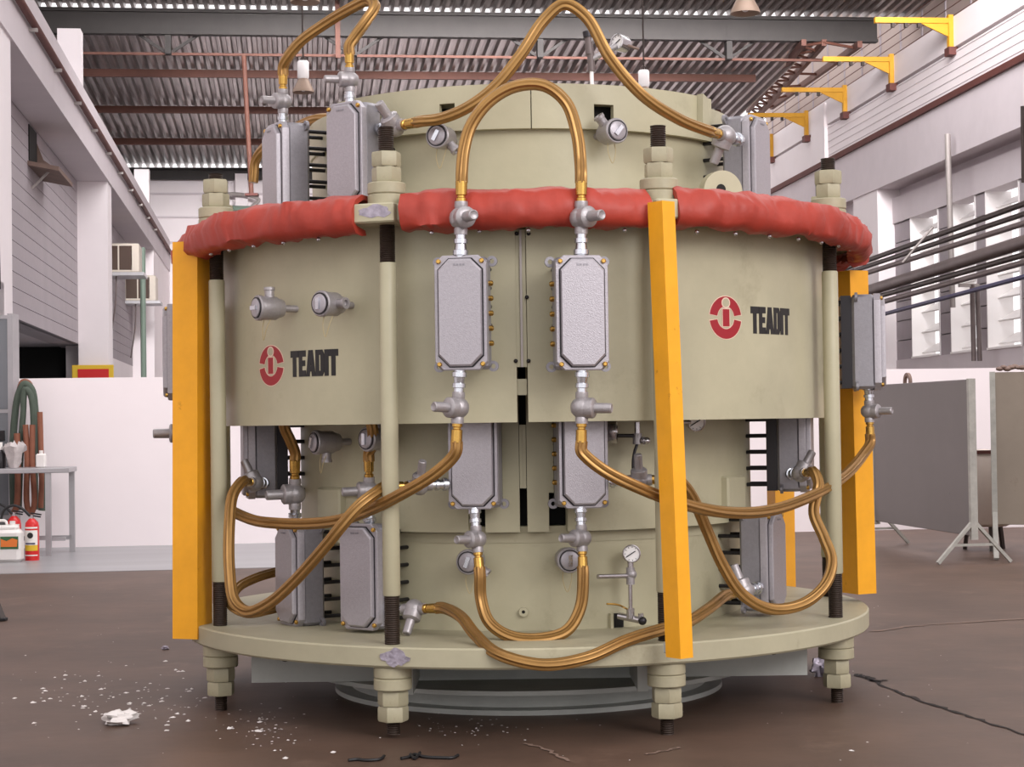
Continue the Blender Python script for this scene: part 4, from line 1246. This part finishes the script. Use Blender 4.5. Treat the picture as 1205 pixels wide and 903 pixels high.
vert(742, 668, 688, 0.017, 'cast_aluminium', 'valve_body')
vert(742, 688, 716, 0.008, 'chrome', 'riser_pipe')
vert(742, 716, 728, 0.016, 'chrome', 'lower_valve')
MB().rod(pm(738, 678, rg_), pm(703, 678, rg_) + Vector((0, -0.03, 0)), 0.0095, 12).obj('lever', 'chrome', st_)
MB().sphere(pm(743, 676, rg_), 0.022, 14, 8).obj('valve_bonnet', 'cast_aluminium', st_)
MB().rod(pm(728, 725, rg_ - 0.05), pm(758, 731, rg_ + 0.04), 0.014, 12).obj('outlet_pipe', 'chrome', st_)
MB().rod(pm(754, 722, rg_ + 0.02), pm(755, 734, rg_ + 0.02), 0.011, 10).obj('outlet_tap', 'chrome', st_)
MB().sphere(pm(756, 731, rg_ + 0.045), 0.017, 12, 8).obj('outlet_cap', 'dark_steel', st_)
MB().tube([pm(714, 711, rg_ + 0.04), pm(727, 712, rg_ + 0.03), pm(738, 717, rg_)], 0.004, 8).obj('thin_lever', 'brass', st_)
pa, za = cyl(725, 731, RLW + 0.02)
MB().box(-0.006, 0.006, -0.02, 0.03, za - 0.03, za + 0.03).obj('bracket', 'cream_paint', st_, M(pa - 1.0, RLW, 0), rad(pa))
MB().box(-0.025, 0.025, -0.004, 0.02, za - 0.028, za + 0.028).obj('opening', 'shade_black', st_, M(pa + 0.9, RLW, 0), rad(pa))
# small threaded port low on the front
pa, za = cyl(616, 720, RLW)
o = MB().lathe([(0.007, 0.0), (0.018, 0.0), (0.018, 0.018), (0.007, 0.018)], 20, Matrix.Rotation(rad(90), 4, 'X'), 0, True, True).obj('drain_port', 'cream_paint', root, M(pa, RLW, za), rad(pa))
MB().lathe([(0.001, 0.004), (0.0075, 0.004), (0.0075, 0.012), (0.001, 0.012)], 14, Matrix.Rotation(rad(90), 4, 'X')).obj('bore', 'shade_black', o)

# under the skirt, right of centre
r2 = RM + 0.12
su = empty('gauge_assembly', (0, 0, 0), 0, root)
gauge(su, pm(723, 508, r2), 0.045, (1, -0.12, 0))
vert(750, 497, 512, 0.011, 'chrome', 'valve_stem', su, r2)
vert(750, 510, 523, 0.018, 'cast_aluminium', 'valve_body', su, r2)
MB().rod(pm(727, 513, r2), pm(748, 513, r2), 0.008, 10).obj('pipe', 'dark_steel', su)
MB().rod(pm(752, 519, r2), pm(758, 519, r2 + 0.02), 0.016, 12).obj('valve_knob', 'chrome', su)
MB().tube([pm(750, 522, r2), pm(746, 535, r2), pm(745, 550, r2), pm(747, 563, r2)], 0.006, 8).obj('capillary_tube', 'dark_steel', su)
MB().sphere(pm(761, 519, r2 + 0.02), 0.015, 12, 8).obj('knob_ball', 'chrome', su)
s3 = empty('gauge_assembly', (0, 0, 0), 0, root)
gauge(s3, pm(819, 497, r2), 0.036, (0.25, -1, -0.2))
MB().rod(pm(803, 497, r2), pm(812, 497, r2), 0.008, 10).obj('pipe', 'chrome', s3)
# on the top cover
Yt = 7.75
s4 = empty('gauge_assembly', (0, 0, 0), 0, root)
q_ = lambda px, py: P(at(px, py, Yt))
MB().rod(q_(697, 112), q_(696, 82), 0.009, 10).obj('pipe', 'dial_white', s4)
MB().rod(q_(696, 84), q_(695, 62), 0.016, 12).obj('valve_body', 'pipe_grey', s4)
MB().rod(q_(694, 64), q_(692, 40), 0.019, 12, 0, 0.015).obj('valve_bonnet', 'pipe_grey', s4)
MB().rod(q_(692, 44), q_(691, 37), 0.021, 12).obj('cap', 'dark_steel', s4)
MB().tube([q_(694, 50), q_(700, 44), q_(706, 49), q_(714, 50)], 0.011, 10).obj('elbow_pipe', 'cast_aluminium', s4)
MB().rod(q_(696, 70), q_(726, 54), 0.013, 10).obj('branch_pipe', 'cast_aluminium', s4)
gauge(s4, q_(727, 50), 0.036, (-0.7, -0.7, 0.1), 0.05)
MB().rod(q_(735, 52), q_(752, 58), 0.006, 8).obj('lever', 'wood_brown', s4)
# ================================================================== small things around
# metal table at the left with its goods
ty = 16.4
T0 = atz(60, 655)
tb = empty('metal_table', (T0.x, T0.y, 0), RB)
tag(tb, 'slim aluminium table by the low white wall at far left', 'table')
zt_ = at(60, 551, T0.y).z
bevel_box(-1.2, 0.17, -0.03, 0.56, zt_ - 0.045, zt_, 0.006).obj('tabletop', 'table_metal', tb)
for (x, y) in ((-0.02, 0.0), (0.13, 0.49), (-1.15, 0.0), (-1.15, 0.49)):
    MB().box(x - 0.025, x + 0.025, y - 0.02, y + 0.03, 0, zt_ - 0.045).obj('leg', 'table_metal', tb)
MB().box(-1.15, 0.13, 0.47, 0.51, 0.12, 0.16).obj('rail', 'table_metal', tb)
MB().box(0.0, 0.13, 0.0, 0.03, 0.14, 0.17).obj('rail', 'table_metal', tb)
bt = empty('plastic_bottle', at(48.5, 551, T0.y + 0.15), 0); bt.location.z = zt_
tag(bt, 'small white plastic bottle on the metal table', 'bottle')
bevel_box(-0.045, 0.045, -0.03, 0.03, 0, 0.13, 0.012).obj('body', 'plastic_white', bt)
MB().lathe([(0.001, 0.128), (0.018, 0.128), (0.018, 0.16), (0.001, 0.16)], 14).obj('cap', 'plastic_white', bt)
bgp = at(17, 551, T0.y + 0.1)
mb = MB()
prof = [(0.001, 0.0), (0.045, 0.004), (0.06, 0.06), (0.075, 0.13), (0.10, 0.20), (0.085, 0.225), (0.05, 0.20), (0.001, 0.19)]
mb.lathe(prof, 18)
mb.v = [(x * (1 + 0.6 * mnoise.noise(Vector((x * 30, y * 30, z * 14)))), y * 0.7 * (1 + 0.5 * mnoise.noise(Vector((y * 30, x * 30, z * 14)))), max(0.0, z * (1 + 0.3 * mnoise.noise(Vector((x * 40, y * 40, 2)))))) for x, y, z in mb.v]
bag = mb.obj('plastic_bag', 'plastic_bag', None, (bgp.x, bgp.y, zt_))
tag(bag, 'crumpled translucent plastic bag standing on the metal table', 'bag')
dk = empty('spray_bottle', (at(-4, 551, T0.y).x, T0.y + 0.12, zt_), 0)
tag(dk, 'dark bottle with pale cap at the left edge on the table', 'bottle')
MB().lathe([(0.001, 0), (0.045, 0), (0.05, 0.02), (0.05, 0.13), (0.02, 0.17), (0.001, 0.17)], 16).obj('body', 'dark_steel', dk)
MB().lathe([(0.001, 0.17), (0.022, 0.17), (0.022, 0.24), (0.001, 0.24)], 14).obj('cap', 'plastic_white', dk)

def extinguisher(px, py, label, lab=True, s=1.0):
    g = atz(px, py)
    o = empty('fire_extinguisher', (g.x, g.y, 0), 0)
    tag(o, label, 'extinguisher', 'fire extinguishers under the table')
    r = 0.062
    MB().lathe([(0.001, 0.0), (r, 0.0), (r, 0.30), (r * 0.9, 0.335), (r * 0.5, 0.365), (0.022, 0.372), (0.001, 0.375)], 26).obj('cylinder', 'extinguisher_red', o)
    MB().rod((0, 0, 0.37), (0, 0, 0.405), 0.02, 12).obj('valve', 'chrome', o)
    MB().bar((-0.01, 0, 0.42), (0.085, -0.01, 0.405), 0.018, 0.012).obj('lever', 'dark_steel', o)
    MB().bar((-0.01, 0, 0.40), (0.08, -0.01, 0.385), 0.018, 0.012).obj('handle', 'dark_steel', o)
    MB().tube([(-0.015, -0.01, 0.395), (-0.08, -0.02, 0.46), (-0.16, -0.02, 0.49), (-0.24, -0.02, 0.45), (-0.27, -0.02, 0.36)], 0.012, 10).obj('hose', 'rubber_black', o)
    for (z0, z1, mt) in ((0.19, 0.27, 'label_white'), (0.14, 0.19, 'label_white'), (0.09, 0.14, 'label_yellow'), (0.30 - 0.015, 0.30, 'label_white'), (0.045, 0.055, 'label_white')):
        mb = MB()
        n = 10; vs = []
        for i in range(n + 1):
            a = -math.pi / 2 - 1.1 + 2.2 * i / n
            for zz in (z0, z1): vs.append(((r + 0.001) * math.cos(a), (r + 0.001) * math.sin(a), zz))
        mb.add(vs, [(2 * i, 2 * i + 2, 2 * i + 3, 2 * i + 1) for i in range(n)])
        mb.obj('label_band', mt, o)
    MB().lathe([(0.001, 0.0), (0.026, 0.0), (0.026, 0.003), (0.001, 0.003)], 16, Matrix.Translation((0, -r - 0.001, 0.225)) @ Matrix.Rotation(rad(90), 4, 'X')).obj('sticker', 'rubber_black', o)
    MB().box(-0.04, 0.04, -r - 0.003, -r * 0.5, 0.148, 0.160).obj('sticker', 'pipe_blue', o)
extinguisher(38, 660, 'red fire extinguisher with yellow label band beside the white jerrycan')
extinguisher(17, 655.5, 'red fire extinguisher partly hidden behind the white jerrycan')
g = atz(11, 662)
jc = empty('jerrycan', (g.x, g.y, 0), 0)
tag(jc, 'white plastic jerrycan with orange and green label on the floor', 'jerrycan')
bevel_box(-0.15, 0.115, -0.08, 0.08, 0.0, 0.29, 0.03).obj('body', 'plastic_white', jc)
bevel_box(-0.12, 0.08, -0.06, 0.06, 0.28, 0.325, 0.015).obj('shoulder', 'plastic_white', jc)
MB().rod((0.03, 0, 0.32), (0.03, 0, 0.36), 0.025, 14).obj('cap', 'plastic_white', jc)
MB().tube([(-0.10, 0, 0.31), (-0.09, 0, 0.36), (-0.03, 0, 0.36), (-0.015, 0, 0.31)], 0.012, 10).obj('handle', 'plastic_white', jc)
MB().box(-0.055, 0.10, -0.083, -0.07, 0.12, 0.23).obj('label_sheet', 'label_green', jc)
MB().prism([(-0.05, 0.14), (0.09, 0.14), (0.095, 0.20), (0.05, 0.215), (0.0, 0.19), (-0.05, 0.21)], -0.085, -0.08).obj('label_print', 'label_orange', jc)

# hoses hung on the partition and the grey cabinet
def hung(pts, r, mt, label, Y=17.15):
    o = MB().tube([at(px, py, Y + dy) for px, py, dy in pts], r, 12, 0, 0, 0, 0, True, 6).obj('hung_hose', mt)
    tag(o, label, 'hose', 'hoses hung on the low wall')
hung([(16, 596, 0), (15, 545, 0), (17, 495, 0), (22, 464, 0), (29, 452, 0), (37, 458, 0), (42, 490, 0), (48, 540, 0), (51, 585, 0), (49, 601, 0)], 0.035, 'hose_green', 'thick dark green hose hung in a long loop on the low wall')
hung([(22, 600, -.09), (24, 540, -.09), (27, 490, -.09), (30, 458, -.09), (36, 465, -.09), (40, 520, -.09), (42, 600, -.09)], 0.03, 'hose_green', 'inner green hose loop in the middle of the hung bundle')
hung([(15, 520, .06), (16, 497, .06), (20, 470, .06), (26, 449, .08), (34, 450, .08), (41, 470, .08)], 0.02, 'hose_brown', 'thin brown hose arching over the top of the hung bundle')
hung([(30, 500, -.17), (32, 540, -.17), (32, 596, -.17), (36, 604, -.17), (40, 596, -.17), (38, 545, -.17), (38, 500, -.17)], 0.028, 'hose_brown', 'brown hose loop hanging low in the front of the bundle')
hung([(20, 510, -.17), (21, 550, -.17), (19, 598, -.17), (14, 606, -.17)], 0.03, 'hose_brown', 'brown hose end hanging at the left of the bundle')
hung([(47, 485, -.17), (48, 520, -.17), (49, 560, -.17), (48, 598, -.17)], 0.026, 'hose_brown', 'brown hose end hanging at the right of the bundle')
cgx = at(17, 500, 17.3).x
cab = empty('metal_cabinet', (cgx, 17.25, 0), 0)
tag(cab, 'grey metal cabinet with glass panes at the left edge', 'cabinet')
zc = at(10, 372, 17.3).z
MB().box(-0.9, -0.04, 0.02, 0.2, 0.02, zc).obj('body', 'cabinet_grey', cab)
for x in (-0.02, -0.45):
    MB().box(x - 0.025, x + 0.025, -0.01, 0.22, 0.0, zc + 0.02).obj('frame_post', 'table_metal', cab)
for z in (0.3, 1.32, zc - 0.03):
    MB().box(-0.9, 0.0, -0.006, 0.02, z, z + 0.035).obj('frame_rail', 'table_metal', cab)
MB().box(-0.42, -0.045, 0.0, 0.02, 1.36, zc - 0.03).obj('pane', 'cabinet_glass', cab)
MB().box(-0.42, -0.045, 0.0, 0.02, 0.34, 1.32).obj('pane', 'cabinet_glass', cab)
MB().box(-0.15, -0.08, -0.02, 0.01, 1.05, 1.15).obj('lock', 'dark_steel', cab)

# crumpled white rags / paper on the floor
def crumple(px, py, sx, sy, sz, label, mt='paper_white', seed=0):
    g = atz(px, py)
    mb = MB().sphere((0, 0, 0.5), 0.5, 20, 12)
    out = []
    for (x, y, z) in mb.v:
        q = Vector((x, y, z)) * 3.2 + Vector((seed, seed, 0))
        k = 1 + 0.75 * mnoise.noise(q) + 0.35 * mnoise.noise(q * 2.3)
        out.append((x * k * sx, y * k * sy, max(0.0, (0.5 + (z - 0.5) * k)) * sz))
    mb.v = out
    mb.s = [False] * len(mb.s)
    o = mb.obj('crumpled_paper', mt, None, (g.x, g.y, 0.0))
    tag(o, label, 'rag')
crumple(141, 853, 0.13, 0.10, 0.055, 'crumpled white paper scrap on the brown floor at lower left', seed=3)
crumple(966, 797, 0.085, 0.06, 0.09, 'crumpled white rag beside the right foot nut of the machine', 'silver_scuff', 6)
crumple(194, 765, 0.035, 0.03, 0.02, 'small grey scrap on the floor left of the yellow post', 'silver_scuff', 9)
# white crumbs
mb = MB()
random.seed(5)
def crumb(px, py, s):
    g = atz(px, py)
    n = 5
    base = [(g.x + s * math.cos(6.283 * i / n + random.random()) * random.uniform(.6, 1.2), g.y + s * math.sin(6.283 * i / n + random.random()) * random.uniform(.6, 1.4), 0.001) for i in range(n)]
    top = (g.x + random.uniform(-.3, .3) * s, g.y, s * random.uniform(0.3, 0.6))
    mb.add(base + [top], [(i, (i + 1) % n, n) for i in range(n)])
for k in range(150):
    px = random.gauss(150, 62); py = random.gauss(822, 18) + (px - 150) * 0.08
    if px < 2 or py > 895 or py < 735: continue
    crumb(px, py, random.choice((0.004, 0.005, 0.006, 0.008, 0.013)))
for k in range(60):
    crumb(random.gauss(310, 30), random.gauss(858, 12), random.choice((0.004, 0.005, 0.007)))
for k in range(55):
    crumb(random.gauss(548, 40), random.gauss(857, 7), random.choice((0.003, 0.005, 0.006)))
for k in range(70):
    crumb(random.uniform(20, 1180), random.uniform(700, 900), random.choice((0.003, 0.004, 0.005)))
for (px, py, s) in ((190, 826, .016), (305, 861, .022), (336, 893, .016), (112, 838, .014), (50, 811, .012), (203, 845, .014), (222, 849, .014), (270, 858, .016), (392, 886, .012), (1002, 884, .012), (210, 791, .016), (148, 784, .012)):
    crumb(px, py, s)
cr = mb.obj('floor_crumbs', 'paper_white')
cr['kind'] = 'stuff'; cr['label'] = 'scattered white crumbs on the brown floor'; cr['category'] = 'debris'
# black wire hooks on the floor in front
def wire(pts, label):
    o = MB().tube([atz(px, py) + Vector((0, 0, 0.006)) for px, py in pts], 0.0055, 8).obj('wire_hook', 'rubber_black')
    tag(o, label, 'wire', 'black wire pieces on the floor')
wire([(410, 897), (420, 896), (432, 897), (446, 896), (452, 892)], 'short black bent wire piece on the floor, left one')
wire([(472, 895), (481, 893), (488, 890), (500, 893), (520, 894), (532, 894), (539, 891)], 'longer black twisted wire with hook on the floor, right one')
wire([(483, 890), (488, 895), (494, 888)], 'tiny black wire twist crossing the longer wire on the floor')
# a dark stand leg reaching into the picture at the left edge
lg_ = empty('stand_leg', atz(3, 731), 0)
tag(lg_, 'dark metal stand leg on the brown floor at the left edge', 'stand')
MB().bar((0, 0, 0.012), (-0.12, 0.12, 0.22), 0.035, 0.025).obj('leg', 'dark_metal', lg_)
bevel_box(-0.03, 0.025, -0.03, 0.03, 0.0, 0.02, 0.004).obj('foot', 'rubber_black', lg_)
